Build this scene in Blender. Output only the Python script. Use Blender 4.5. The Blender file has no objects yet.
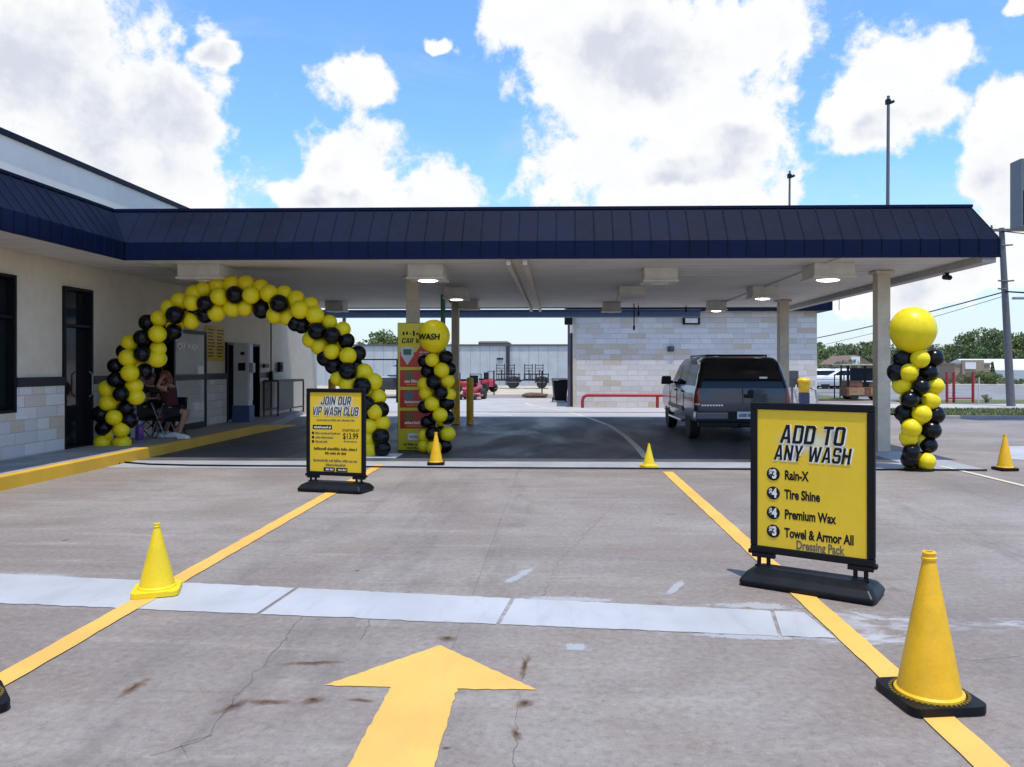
import bpy, bmesh, math, random
from mathutils import Vector, Matrix
random.seed(7)
R = math.radians
S = bpy.context.scene
COL = S.collection
# ------------------------------------------------------------------ camera
F = 780.0; EYE = 1.6; YAW = R(1.5); HY = 366.0
PPX = 558.0 - F*math.tan(YAW)
W, H = 1024, 767
FW = Vector((-math.sin(YAW), math.cos(YAW), 0)); RT = Vector((math.cos(YAW), math.sin(YAW), 0)); UP = Vector((0, 0, 1))
CAM = Vector((0, 0, EYE))
def ray(px, py): return FW + RT*((px-PPX)/F) - UP*((py-HY)/F)
def at(px, py, y): d = ray(px, py); return CAM + d*(y/d.y)              # point of the pixel at depth y
def lvl(px, py, z=0.0): d = ray(px, py); return CAM + d*((z-EYE)/d.z)   # point of the pixel on a level plane
cd = bpy.data.cameras.new('camera'); cam = bpy.data.objects.new('camera', cd); COL.objects.link(cam)
cam.location = CAM; cam.rotation_euler = (R(90), 0, YAW)
cd.sensor_width = 36; cd.lens = F/W*36; cd.clip_end = 5000; cd.clip_start = 0.05
cd.shift_x = -(PPX-W/2)/W; cd.shift_y = (HY-H/2)/W
S.camera = cam
S.view_settings.view_transform = 'Standard'; S.view_settings.look = 'None'; S.view_settings.gamma = 1
S.view_settings.exposure = -0.15
S.cycles.use_denoising = True
S.cycles.max_bounces = 10; S.cycles.diffuse_bounces = 5; S.cycles.transparent_max_bounces = 16
# ------------------------------------------------------------------ nodes
class NT:
    def __init__(s, tree): s.t = tree; s.n = tree.nodes; s.l = tree.links
    def new(s, typ, **kw):
        n = s.n.new(typ)
        for k, v in kw.items(): setattr(n, k, v)
        return n
    def set(s, sock, v):
        if isinstance(v, bpy.types.NodeSocket): s.l.new(v, sock)
        else: sock.default_value = v
    def math(s, op, a, b=0.0, c=None, clamp=False):
        n = s.new('ShaderNodeMath', operation=op, use_clamp=clamp)
        s.set(n.inputs[0], a); s.set(n.inputs[1], b)
        if c is not None: s.set(n.inputs[2], c)
        return n.outputs[0]
    def vm(s, op, a, b=(0, 0, 0), out=0):
        n = s.new('ShaderNodeVectorMath', operation=op); s.set(n.inputs[0], a); s.set(n.inputs[1], b); return n.outputs[out]
    def noise(s, vec, scale, detail=4, rough=.55, dist=0.0, out='Fac'):
        n = s.new('ShaderNodeTexNoise'); s.set(n.inputs['Vector'], vec); n.inputs['Scale'].default_value = scale
        n.inputs['Detail'].default_value = detail; n.inputs['Roughness'].default_value = rough; n.inputs['Distortion'].default_value = dist
        return n.outputs[out]
    def ss(s, v, a, b, lo=0.0, hi=1.0):
        n = s.new('ShaderNodeMapRange', interpolation_type='SMOOTHSTEP'); s.set(n.inputs[0], v)
        for i, x in enumerate((a, b, lo, hi)): n.inputs[i+1].default_value = x
        return n.outputs[0]
    def mix(s, f, a, b):
        n = s.new('ShaderNodeMix', data_type='RGBA')
        s.set(n.inputs[0], f)
        for i, x in ((6, a), (7, b)):
            if not isinstance(x, bpy.types.NodeSocket) and len(x) == 3: x = (*x, 1)
            s.set(n.inputs[i], x)
        return n.outputs[2]
    def xyz(s, v): n = s.new('ShaderNodeSeparateXYZ'); s.set(n.inputs[0], v); return n.outputs
    def comb(s, x=0., y=0., z=0.):
        n = s.new('ShaderNodeCombineXYZ')
        for i, q in enumerate((x, y, z)): s.set(n.inputs[i], q)
        return n.outputs[0]
    def scale(s, v, sc):
        n = s.new('ShaderNodeMapping'); s.set(n.inputs[0], v); n.inputs['Scale'].default_value = sc; return n.outputs[0]
MATS = {}
def base(name, rough=.6, metal=0., color=(.5, .5, .5)):
    m = bpy.data.materials.new(name); m.use_nodes = True
    t = NT(m.node_tree); b = m.node_tree.nodes['Principled BSDF']
    b.inputs['Base Color'].default_value = (*color, 1); b.inputs['Roughness'].default_value = rough; b.inputs['Metallic'].default_value = metal
    MATS[name] = m
    return m, t, b
def bump(t, b, h, strength=.3, dist=.01):
    n = t.new('ShaderNodeBump'); n.inputs['Strength'].default_value = strength; n.inputs['Distance'].default_value = dist
    t.set(n.inputs['Height'], h); t.l.new(n.outputs[0], b.inputs['Normal'])
def mat(name, color=None, rough=.6, metal=0., var=.12, vs=6., bmp=.0, bs=40., spec=None, coat=0., world=False):
    """painted / plastic / metal surface with uneven tone"""
    if name in MATS: return MATS[name]
    m, t, b = base(name, rough, metal, color)
    if world: v = t.new('ShaderNodeNewGeometry').outputs['Position']
    else: v = t.new('ShaderNodeTexCoord').outputs['Object']
    n1 = t.noise(v, vs, 5, .6); n2 = t.noise(v, vs*9, 3, .6)
    k = t.math('ADD', t.math('MULTIPLY', n1, .7), t.math('MULTIPLY', n2, .3))
    k = t.ss(k, .3, .7)
    lo = [c*(1-var) for c in color]; hi = [min(1, c*(1+var)) for c in color]
    t.l.new(t.mix(k, lo, hi), b.inputs['Base Color'])
    rr = t.math('MULTIPLY_ADD', n1, .25*rough, rough*.875)
    t.l.new(rr, b.inputs['Roughness'])
    if bmp: bump(t, b, t.noise(v, bs, 4, .6), bmp, .01)
    if spec is not None: b.inputs['Specular IOR Level'].default_value = spec
    if coat: b.inputs['Coat Weight'].default_value = coat; b.inputs['Coat Roughness'].default_value = .06
    return m
def emis(name, color, st):
    if name in MATS: return MATS[name]
    m, t, b = base(name, .4, 0, color); b.inputs['Emission Color'].default_value = (*color, 1); b.inputs['Emission Strength'].default_value = st
    return m
# ------------------------------------------------------------------ mesh builder
def tm(loc=(0, 0, 0), rz=0., rx=0., ry=0.):
    return Matrix.Translation(loc) @ Matrix.Rotation(rz, 4, 'Z') @ Matrix.Rotation(ry, 4, 'Y') @ Matrix.Rotation(rx, 4, 'X')
class MB:
    def __init__(s): s.bm = bmesh.new()
    def b(s, x0, x1, y0, y1, z0, z1, M=None):
        r = bmesh.ops.create_cube(s.bm, size=1)['verts']
        T = Matrix.Translation(((x0+x1)/2, (y0+y1)/2, (z0+z1)/2)) @ Matrix.Diagonal((abs(x1-x0), abs(y1-y0), abs(z1-z0), 1))
        if M is not None: T = M @ T
        bmesh.ops.transform(s.bm, matrix=T, verts=r); return s
    def cyl(s, p0, p1, r0, r1=None, n=16, cap=True):
        p0 = Vector(p0); p1 = Vector(p1); r1 = r0 if r1 is None else r1
        d = p1-p0; q = d.to_track_quat('Z', 'Y').to_matrix().to_4x4()
        v = bmesh.ops.create_cone(s.bm, cap_ends=cap, cap_tris=False, segments=n, radius1=max(r0, 1e-4), radius2=max(r1, 1e-4), depth=d.length)['verts']
        bmesh.ops.transform(s.bm, matrix=Matrix.Translation((p0+p1)/2) @ q, verts=v); return s
    def tube(s, pts, r, n=8, closed=False):
        pts = [Vector(p) for p in pts]; rings = []; N = len(pts)
        nrm = None
        for i, p in enumerate(pts):
            a = pts[(i-1) % N] if (closed or i > 0) else p; c = pts[(i+1) % N] if (closed or i < N-1) else p
            d = (c-a).normalized()
            if nrm is None:
                nrm = d.orthogonal().normalized()
            nrm = (nrm - d*nrm.dot(d)).normalized(); bi = d.cross(nrm)
            rr = r[i] if isinstance(r, (list, tuple)) else r
            rings.append([s.bm.verts.new(p + (nrm*math.cos(2*math.pi*k/n)+bi*math.sin(2*math.pi*k/n))*rr) for k in range(n)])
        for i in range(N if closed else N-1):
            A, B = rings[i], rings[(i+1) % N]
            for k in range(n): s.bm.faces.new((A[k], A[(k+1) % n], B[(k+1) % n], B[k]))
        if not closed:
            s.bm.faces.new(list(reversed(rings[0]))); s.bm.faces.new(rings[-1])
        return s
    def sph(s, c, r, sc=(1, 1, 1), u=20, v=14, M=None):
        vs = bmesh.ops.create_uvsphere(s.bm, u_segments=u, v_segments=v, radius=r)['verts']
        T = Matrix.Translation(c) @ Matrix.Diagonal((*sc, 1))
        if M is not None: T = M @ T
        bmesh.ops.transform(s.bm, matrix=T, verts=vs); return s
    def lathe(s, prof, n=24, c=(0, 0, 0)):
        rings = []
        for r, z in prof:
            rings.append([s.bm.verts.new((c[0]+r*math.cos(2*math.pi*k/n), c[1]+r*math.sin(2*math.pi*k/n), c[2]+z)) for k in range(n)])
        for A, B in zip(rings, rings[1:]):
            for k in range(n): s.bm.faces.new((A[k], A[(k+1) % n], B[(k+1) % n], B[k]))
        s.bm.faces.new(list(reversed(rings[0]))); s.bm.faces.new(rings[-1]); return s
    def face(s, pts): s.bm.faces.new([s.bm.verts.new(p) for p in pts]); return s
    def prism(s, poly, z0, z1, M=None):
        """poly in XY extruded from z0 to z1, then M"""
        lo = [Vector((x, y, z0)) for x, y in poly]; hi = [Vector((x, y, z1)) for x, y in poly]
        if M is not None: lo = [M @ p for p in lo]; hi = [M @ p for p in hi]
        A = [s.bm.verts.new(p) for p in lo]; B = [s.bm.verts.new(p) for p in hi]; n = len(A)
        s.bm.faces.new(list(reversed(A))); s.bm.faces.new(B)
        for k in range(n): s.bm.faces.new((A[k], A[(k+1) % n], B[(k+1) % n], B[k]))
        return s
    def loft(s, loops, cap=True):
        rings = [[s.bm.verts.new(p) for p in L] for L in loops]; n = len(rings[0])
        for A, B in zip(rings, rings[1:]):
            for k in range(n): s.bm.faces.new((A[k], A[(k+1) % n], B[(k+1) % n], B[k]))
        if cap: s.bm.faces.new(list(reversed(rings[0]))); s.bm.faces.new(rings[-1])
        return s
    def build(s, name, m, parent=None, smooth=False, bevel=0., wl=False, seg=2, recalc=True, origin=True):
        if recalc: bmesh.ops.recalc_face_normals(s.bm, faces=s.bm.faces)
        me = bpy.data.meshes.new(name)
        off = Vector((0, 0, 0))
        if parent is not None and wl:
            q = parent
            while q.parent: q = q.parent
            off = q.location
        elif parent is None and origin and len(s.bm.verts):
            co = [v.co for v in s.bm.verts]
            off = Vector(((min(c.x for c in co)+max(c.x for c in co))/2, (min(c.y for c in co)+max(c.y for c in co))/2, min(c.z for c in co)))
        if off.length: bmesh.ops.translate(s.bm, vec=-off, verts=s.bm.verts)
        s.bm.to_mesh(me); s.bm.free()
        o = bpy.data.objects.new(name, me); COL.objects.link(o); me.materials.append(m)
        if parent is not None: o.parent = parent
        else: o.location = off
        if smooth:
            for p in me.polygons: p.use_smooth = True
            if smooth == 'auto': me.set_sharp_from_angle(angle=R(38))
        if bevel:
            bv = o.modifiers.new('bevel', 'BEVEL'); bv.width = bevel; bv.segments = seg; bv.limit_method = 'ANGLE'; bv.angle_limit = R(35)
        return o
def thing(name, label, cat, loc=(0, 0, 0), rz=0., group=None):
    o = bpy.data.objects.new(name, None); COL.objects.link(o); o.location = loc; o.rotation_euler = (0, 0, rz); o.empty_display_size = .2
    return tag(o, label, cat, group)
def tag(o, label, cat, group=None, kind=None):
    o['label'] = label; o['category'] = cat
    if group: o['group'] = group
    if kind: o['kind'] = kind
    return o
def struct(o): o['kind'] = 'structure'; return o
def copy_tree(o, parent=None):
    c = o.copy(); COL.objects.link(c)
    if parent is not None: c.parent = parent
    for ch in list(o.children): copy_tree(ch, c)
    return c
def letters(name, body, m, parent, size, loc, rot=(0, 0, 0), sx=1., off=0., shear=0., ext=.0015, align='CENTER', spacing=1.):
    """text turned into a mesh part; rot is a Matrix or Euler tuple in the parent's frame"""
    cu = bpy.data.curves.new(name, 'FONT'); cu.body = body; cu.size = size; cu.offset = off; cu.shear = shear; cu.extrude = ext
    cu.align_x = align; cu.align_y = 'CENTER'; cu.space_character = spacing; cu.resolution_u = 4
    ob = bpy.data.objects.new(name, cu); COL.objects.link(ob)
    dg = bpy.context.evaluated_depsgraph_get()
    me = bpy.data.meshes.new_from_object(ob.evaluated_get(dg))
    bpy.data.objects.remove(ob); bpy.data.curves.remove(cu)
    me.materials.clear(); me.materials.append(m); me.name = name
    o = bpy.data.objects.new(name, me); COL.objects.link(o)
    o.parent = parent; o.location = loc; o.rotation_euler = rot; o.scale = (sx, 1, 1)
    return o
_w, _s, _c = .54, .165, .10
def _rc(x0, y0, x1, y1, c): return [(x0+c, y0), (x1-c, y0), (x1, y0+c), (x1, y1-c), (x1-c, y1), (x0+c, y1), (x0, y1-c), (x0, y0+c)]
w_, s_, c_ = _w, _s, _c
GLY = {  # condensed block capitals: advance width, outlines (outer first, then counters)
 'A': (.60, [[(0, 0), (.20, 1), (.40, 1), (.60, 0), (.43, 0), (.40, .20), (.20, .20), (.17, 0)], [(.23, .35), (.37, .35), (.30, .80)]]),
 'B': (w_, [[(0, 0), (w_-c_, 0), (w_, c_), (w_, .43), (w_-.06, .51), (w_, .59), (w_, 1-c_), (w_-c_, 1), (0, 1)], [(s_, .155), (w_-s_, .155), (w_-s_, .43), (s_, .43)], [(s_, .585), (w_-s_, .585), (w_-s_, .845), (s_, .845)]]),
 'C': (w_, [[(c_, 0), (w_-c_, 0), (w_, c_), (w_, .34), (w_-s_, .34), (w_-s_, .16), (s_, .16), (s_, .84), (w_-s_, .84), (w_-s_, .66), (w_, .66), (w_, 1-c_), (w_-c_, 1), (c_, 1), (0, 1-c_), (0, c_)]]),
 'D': (w_, [[(0, 0), (w_-c_, 0), (w_, c_), (w_, 1-c_), (w_-c_, 1), (0, 1)], [(s_, .155), (w_-s_-.03, .155), (w_-s_, .19), (w_-s_, .81), (w_-s_-.03, .845), (s_, .845)]]),
 'H': (w_, [[(0, 0), (s_, 0), (s_, .42), (w_-s_, .42), (w_-s_, 0), (w_, 0), (w_, 1), (w_-s_, 1), (w_-s_, .58), (s_, .58), (s_, 1), (0, 1)]]),
 'I': (s_, [[(0, 0), (s_, 0), (s_, 1), (0, 1)]]),
 'J': (w_-.04, [[(c_, 0), (w_-.04-c_, 0), (w_-.04, c_), (w_-.04, 1), (w_-.04-s_, 1), (w_-.04-s_, .16), (s_, .16), (s_, .34), (0, .34), (0, c_)]]),
 'L': (.44, [[(0, 0), (.44, 0), (.44, .16), (s_, .16), (s_, 1), (0, 1)]]),
 'N': (w_+.02, [[(0, 0), (s_, 0), (s_, .56), (w_+.02-s_, 0), (w_+.02, 0), (w_+.02, 1), (w_+.02-s_, 1), (w_+.02-s_, .44), (s_, 1), (0, 1)]]),
 'O': (w_, [_rc(0, 0, w_, 1, c_), _rc(s_, .155, w_-s_, .845, .03)]),
 'P': (w_, [[(0, 0), (s_, 0), (s_, .36), (w_-c_, .36), (w_, .36+c_), (w_, 1-c_), (w_-c_, 1), (0, 1)], [(s_, .51), (w_-s_, .51), (w_-s_, .85), (s_, .85)]]),
 'R': (w_, [[(0, 0), (s_, 0), (s_, .36), (.23, .36), (w_-s_-.01, 0), (w_+.01, 0), (w_-.14, .38), (w_, .36+c_), (w_, 1-c_), (w_-c_, 1), (0, 1)], [(s_, .51), (w_-s_, .51), (w_-s_, .85), (s_, .85)]]),
 'S': (w_, [[(c_, 0), (w_-c_, 0), (w_, c_), (w_, .46), (w_-c_, .57), (s_, .57), (s_, .84), (w_-s_, .84), (w_-s_, .70), (w_, .70), (w_, 1-c_), (w_-c_, 1), (c_, 1), (0, 1-c_), (0, .53), (c_, .42), (w_-s_, .42), (w_-s_, .16), (s_, .16), (s_, .30), (0, .30), (0, c_)]]),
 'T': (.52, [[(.26-s_/2, 0), (.26+s_/2, 0), (.26+s_/2, .84), (.52, .84), (.52, 1), (0, 1), (0, .84), (.26-s_/2, .84)]]),
 'U': (w_, [[(c_, 0), (w_-c_, 0), (w_, c_), (w_, 1), (w_-s_, 1), (w_-s_, .16), (s_, .16), (s_, 1), (0, 1), (0, c_)]]),
 'V': (.58, [[(.19, 0), (.39, 0), (.58, 1), (.40, 1), (.29, .30), (.18, 1), (0, 1)]]),
 'W': (.84, [[(.13, 0), (.32, 0), (.42, .56), (.52, 0), (.71, 0), (.84, 1), (.68, 1), (.60, .34), (.49, .96), (.35, .96), (.24, .34), (.16, 1), (0, 1)]]),
 'Y': (.58, [[(.29-s_/2, 0), (.29+s_/2, 0), (.29+s_/2, .40), (.58, 1), (.40, 1), (.29, .60), (.18, 1), (0, 1), (.29-s_/2, .40)]]),
 ' ': (.24, [])}
def block(name, body, m, parent, h, loc, width=None, grow=0., shear=.16, ext=.001):
    """bold condensed sign capitals, cut as real outlines with their counters; h = cap height, width = fitted line width"""
    cu = bpy.data.curves.new(name, 'CURVE'); cu.dimensions = '2D'; cu.fill_mode = 'BOTH'; cu.extrude = ext; cu.offset = grow
    adv = sum(GLY[ch][0]+.085 for ch in body)-.085; sx = h if width is None else width/adv; x = -adv/2
    for ch in body:
        gw, outs = GLY[ch]
        for k, o_ in enumerate(outs):
            sp = cu.splines.new('POLY'); sp.points.add(len(o_)-1); sp.use_cyclic_u = True
            for p_, (u, v) in zip(sp.points, o_): p_.co = ((x+u)*sx+(v-.5)*h*shear, (v-.5)*h, 0, 1)
        x += gw+.085
    ob = bpy.data.objects.new(name, cu); COL.objects.link(ob); dg = bpy.context.evaluated_depsgraph_get()
    me = bpy.data.meshes.new_from_object(ob.evaluated_get(dg)); bpy.data.objects.remove(ob); bpy.data.curves.remove(cu)
    me.materials.clear(); me.materials.append(m); me.name = name; o = bpy.data.objects.new(name, me); COL.objects.link(o)
    o.parent = parent; o.location = loc; o.rotation_euler = (R(90), 0, 0); return o
# ------------------------------------------------------------------ ground materials
def m_lot():
    m, t, b = base('weathered concrete', .85)
    P = t.new('ShaderNodeNewGeometry').outputs['Position']
    big = t.noise(P, .35, 5, .6, .6); mid = t.noise(P, 1.7, 6, .65, .3); fine = t.noise(P, 22, 5, .7); grit = t.noise(P, 190, 3, .7)
    streak = t.noise(t.scale(P, (.35, 2.6, 1)), 1.6, 6, .65, .4)
    c = t.mix(t.ss(big, .32, .68), (.203, .166, .140), (.304, .269, .236))
    c = t.mix(t.math('MULTIPLY', t.ss(mid, .42, .72), .65), c, (.228, .176, .140))
    c = t.mix(t.math('MULTIPLY', t.ss(streak, .52, .75), .5), c, (.37, .334, .294))
    c = t.mix(t.math('MULTIPLY', t.ss(streak, .47, .30), .4), c, (.155, .138, .128))
    tone = t.math('ADD', t.math('MULTIPLY', fine, .5), t.math('MULTIPLY', grit, .5))
    c = t.mix(t.math('MULTIPLY', t.ss(tone, .5, .38), .55), c, (.11, .098, .09))
    c = t.mix(t.math('MULTIPLY', t.ss(tone, .52, .66), .40), c, (.45, .43, .42))
    # worn remains of an older white stripe along the white stripe
    xyz = t.xyz(P)
    d = t.math('ABSOLUTE', t.math('SUBTRACT', t.math('SUBTRACT', xyz[1], STRIPE[0]), t.math('MULTIPLY', xyz[0], STRIPE[1])))
    band = t.ss(d, .62, .22)
    w = t.ss(t.math('MULTIPLY', band, t.noise(t.scale(P, (.8, 2.2, 1)), 3.2, 7, .7, .5)), .42, .58)
    w = t.math('MULTIPLY', w, t.ss(t.noise(P, 0.9, 3), .46, .6))
    c = t.mix(t.math('MULTIPLY', w, .8), c, (.47, .47, .48))
    # faint tyre tracks along the lane and darker drip line between them
    for tx_, tw in ((-2.15, .24), (-.55, .24), (-1.35, .5), (3.9, .3), (5.4, .3)):
        wob = t.math('MULTIPLY', t.math('SUBTRACT', t.noise(t.comb(tx_, t.math('MULTIPLY', xyz[1], .25), 0.), 1.0, 2), .5), 1.1)
        q = t.math('ABSOLUTE', t.math('SUBTRACT', t.math('ADD', xyz[0], wob), tx_))
        tr = t.math('MULTIPLY', t.ss(q, tw, tw*.3), t.ss(t.noise(t.scale(P, (2.5, .5, 1)), 2.2, 6, .7), .42, .66))
        c = t.mix(t.math('MULTIPLY', tr, .38), c, (.125, .108, .098))
    # dark oil drips
    vo = t.new('ShaderNodeTexVoronoi'); t.set(vo.inputs['Vector'], P); vo.inputs['Scale'].default_value = 1.1
    drip = t.math('MULTIPLY', t.ss(vo.outputs['Distance'], .085, .03), t.ss(mid, .5, .6))
    c = t.mix(t.math('MULTIPLY', drip, .5), c, (.08, .072, .068))
    # sawn joints
    def joint(ax, sp, ph, wd=.007):
        q = t.math('ABSOLUTE', t.math('SUBTRACT', t.math('FRACT', t.math('DIVIDE', t.math('ADD', xyz[ax], ph), sp)), .5))
        return t.ss(q, wd/sp, wd/sp*.35)
    j = t.math('MAXIMUM', joint(0, 4.6, 2.9), joint(1, 5.2, 1.35))
    c = t.mix(t.math('MULTIPLY', j, .22), c, (.09, .08, .075))
    t.l.new(c, b.inputs['Base Color'])
    t.l.new(t.math('MULTIPLY_ADD', mid, .3, .62), b.inputs['Roughness'])
    h = t.math('ADD', t.math('MULTIPLY', fine, .6), t.math('MULTIPLY', grit, .5)); h = t.math('SUBTRACT', h, j)
    bump(t, b, h, .35, .012)
    return m
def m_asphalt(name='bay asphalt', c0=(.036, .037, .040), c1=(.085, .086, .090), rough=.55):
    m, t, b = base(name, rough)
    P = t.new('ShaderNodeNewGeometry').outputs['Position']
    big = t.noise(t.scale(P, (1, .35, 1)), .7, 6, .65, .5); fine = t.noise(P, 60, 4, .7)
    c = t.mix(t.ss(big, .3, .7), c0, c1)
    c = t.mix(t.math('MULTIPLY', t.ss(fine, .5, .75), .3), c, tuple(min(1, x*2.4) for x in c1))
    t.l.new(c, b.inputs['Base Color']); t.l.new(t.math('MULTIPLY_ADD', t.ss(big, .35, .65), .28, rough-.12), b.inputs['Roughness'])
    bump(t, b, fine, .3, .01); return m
def m_paint(name, color, wear=.5, base_col=(.22, .2, .19), scale=9.):
    m, t, b = base(name, .6)
    P = t.new('ShaderNodeNewGeometry').outputs['Position']
    n = t.noise(P, scale, 8, .75, .4); g = t.noise(P, 120, 3, .7); big = t.noise(P, 1.3, 3)
    k = t.math('MULTIPLY', t.ss(t.math('ADD', t.math('MULTIPLY', n, .72), t.math('MULTIPLY', g, .28)), .60, .72), wear)
    c = t.mix(t.ss(big, .3, .7), tuple(x*.9 for x in color), tuple(min(1, x*1.05) for x in color))
    c = t.mix(t.math('MULTIPLY', t.ss(g, .45, .3), .25), c, tuple(x*.72 for x in color))
    dirt = t.math('MULTIPLY', t.ss(t.noise(t.scale(P, (1.6, .45, 1)), 3.1, 7, .72, .6), .47, .72), .42)
    c = t.mix(dirt, c, tuple(x*.55+.06 for x in color))
    spots = t.ss(t.noise(P, 38, 5, .75), .66, .73)
    c = t.mix(t.math('MULTIPLY', spots, .6*wear), c, base_col)
    t.l.new(t.mix(k, c, base_col), b.inputs['Base Color']); bump(t, b, g, .25, .006); return m
def m_grass():
    m, t, b = base('lawn grass', .9)
    P = t.new('ShaderNodeNewGeometry').outputs['Position']
    a = t.noise(P, .6, 5, .6); f = t.noise(P, 30, 4, .7)
    c = t.mix(t.ss(a, .35, .65), (.075, .11, .028), (.14, .155, .055)); c = t.mix(t.math('MULTIPLY', t.ss(f, .45, .7), .6), c, (.19, .19, .09))
    t.l.new(c, b.inputs['Base Color']); bump(t, b, f, .8, .05); return m
def m_stone(name, axis, tint=1.0, bw=.62, rh=.205):
    """split limestone veneer; axis = horizontal axis the courses run along"""
    m, t, b = base(name, .85)
    P = t.new('ShaderNodeNewGeometry').outputs['Position']; x = t.xyz(P)
    v = t.comb(x[axis], x[2], 0.)
    br = t.new('ShaderNodeTexBrick'); t.set(br.inputs['Vector'], v)
    br.inputs['Scale'].default_value = 1; br.inputs['Brick Width'].default_value = bw; br.inputs['Row Height'].default_value = rh
    br.inputs['Mortar Size'].default_value = .006; br.inputs['Mortar Smooth'].default_value = .3; br.inputs['Bias'].default_value = 0
    br.inputs['Color1'].default_value = (0, 0, 0, 1); br.inputs['Color2'].default_value = (1, 1, 1, 1); br.inputs['Mortar'].default_value = (.5, .5, .5, 1)
    br.offset = .41; br.squash = .6; br.squash_frequency = 3
    rnd = t.xyz(br.outputs['Color'])[0]
    cr = t.new('ShaderNodeValToRGB'); t.set(cr.inputs[0], rnd); e = cr.color_ramp; e.interpolation = 'CONSTANT'
    cols = [(0, (.62, .585, .56)), (.22, (.68, .645, .62)), (.45, (.62, .545, .46)), (.55, (.71, .68, .655)), (.76, (.58, .49, .37)), (.83, (.67, .62, .56)), (.92, (.60, .575, .56))]
    while len(e.elements) < len(cols): e.elements.new(.5)
    for el, (p, c) in zip(e.elements, cols): el.position = p; el.color = (*[q*tint for q in c], 1)
    n = t.noise(P, 5, 6, .7, .3); n2 = t.noise(P, 34, 4, .7)
    c = t.mix(t.math('MULTIPLY', t.ss(n, .45, .7), .4), cr.outputs[0], (.60*tint, .57*tint, .54*tint))
    c = t.mix(t.math('MULTIPLY', t.ss(n2, .5, .3), .3), c, (.30*tint, .26*tint, .22*tint))
    c = t.mix(t.math('MULTIPLY', br.outputs['Fac'], .75), c, (.40*tint, .38*tint, .36*tint))
    t.l.new(c, b.inputs['Base Color'])
    h = t.math('SUBTRACT', t.math('ADD', t.math('MULTIPLY', n2, .5), t.math('MULTIPLY', n, .5)), t.math('MULTIPLY', br.outputs['Fac'], 1.2))
    bump(t, b, h, .6, .02); return m
def m_plank(name, color, axis, pitch, depth=.6, rough=.6):
    """sheet with seams every pitch metres along an axis"""
    m, t, b = base(name, rough)
    P = t.new('ShaderNodeNewGeometry').outputs['Position']; x = t.xyz(P)
    q = t.math('FRACT', t.math('DIVIDE', x[axis], pitch))
    seam = t.ss(t.math('ABSOLUTE', t.math('SUBTRACT', q, .5)), .49, .43)
    seam = t.math('SUBTRACT', 1.0, seam)
    n = t.noise(P, .9, 6, .65, .4); n2 = t.noise(P, 14, 4, .6)
    c = t.mix(t.ss(n, .3, .7), tuple(v*.86 for v in color), color); c = t.mix(t.math('MULTIPLY', t.ss(n2, .55, .8), .25), c, tuple(v*.6 for v in color))
    sk = t.scale(P, (.22, 2.4, 1) if axis == 1 else (2.4, 1, .22))
    c = t.mix(t.math('MULTIPLY', t.ss(t.noise(sk, 1.5, 6, .7, .3), .48, .74), .42), c, tuple(v*.55 for v in color))
    c = t.mix(t.math('MULTIPLY', seam, .5), c, tuple(v*.45 for v in color))
    t.l.new(c, b.inputs['Base Color']); bump(t, b, t.math('SUBTRACT', 1.0, seam), depth, .01); return m
# ------------------------------------------------------------------ light and sky
SUN_EL, SUN_AZ = R(76), R(160)            # azimuth clockwise from +Y: behind the camera, to its right
sd = Vector((math.sin(SUN_AZ)*math.cos(SUN_EL), math.cos(SUN_AZ)*math.cos(SUN_EL), math.sin(SUN_EL)))
ld = bpy.data.lights.new('sun', 'SUN'); lo = bpy.data.objects.new('sun', ld); COL.objects.link(lo)
ld.energy = 4.3; ld.angle = R(.6); ld.color = (1, .94, .86); lo.location = (0, 0, 60)
lo.rotation_euler = sd.to_track_quat('Z', 'Y').to_euler()
w = bpy.data.worlds.new('World'); S.world = w; w.use_nodes = True
t = NT(w.node_tree); bg = w.node_tree.nodes['Background']
sky = t.new('ShaderNodeTexSky', sky_type='NISHITA'); sky.sun_disc = False; sky.sun_elevation = SUN_EL; sky.sun_rotation = SUN_AZ
sky.altitude = 100; sky.air_density = 1.0; sky.dust_density = .6; sky.ozone_density = 3.0
SKY_ST = .12; SKY_TINT = (1.6, 2.12, 2.6)
D = t.vm('NORMALIZE', t.new('ShaderNodeTexCoord').outputs['Generated'])
dx = t.xyz(D)
# cumulus heaps: centre direction (given by where they stand in the sky), angular half-width and half-height
CL = [(35, 60, 155, 100), (165, 95, 66, 95), (178, 178, 72, 60), (110, 170, 105, 60), (212, 52, 34, 16),
      (360, 82, 44, 40), (352, 178, 66, 66), (300, 198, 40, 22), (335, 156, 26, 26), (390, 208, 60, 20), (452, 192, 52, 36), (430, 28, 13, 9),
      (585, 35, 112, 70), (650, 80, 145, 85), (595, 165, 95, 75), (715, 35, 100, 65), (735, 125, 85, 70), (660, 190, 185, 75), (515, 15, 60, 45),
      (785, 192, 32, 20), (890, 85, 72, 58), (925, 55, 45, 38), (855, 118, 48, 38), (940, 105, 36, 26),
      (998, 106, 34, 32), (1022, 168, 46, 46), (1040, 215, 45, 36), (1022, 10, 14, 12),
      (890, 285, 95, 28), (1000, 262, 52, 30)]
warp = t.noise(D, 7, 4, .6, 0, 'Color')
Dw = t.vm('ADD', D, t.vm('MULTIPLY', t.vm('SUBTRACT', warp, (.5, .5, .5)), (.085, .0, .085)))
acc = None
for px, py, rx, ry in CL:
    c = ray(px, py).normalized()
    q = t.vm('MULTIPLY', t.vm('SUBTRACT', Dw, tuple(c)), (F/rx, F/rx*.6, F/ry))
    f = t.math('SUBTRACT', 1.0, t.vm('LENGTH', q, out='Value'))
    acc = f if acc is None else t.math('SMOOTH_MAX', acc, f, .25)
acc = t.math('MAXIMUM', acc, -1.2)
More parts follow.
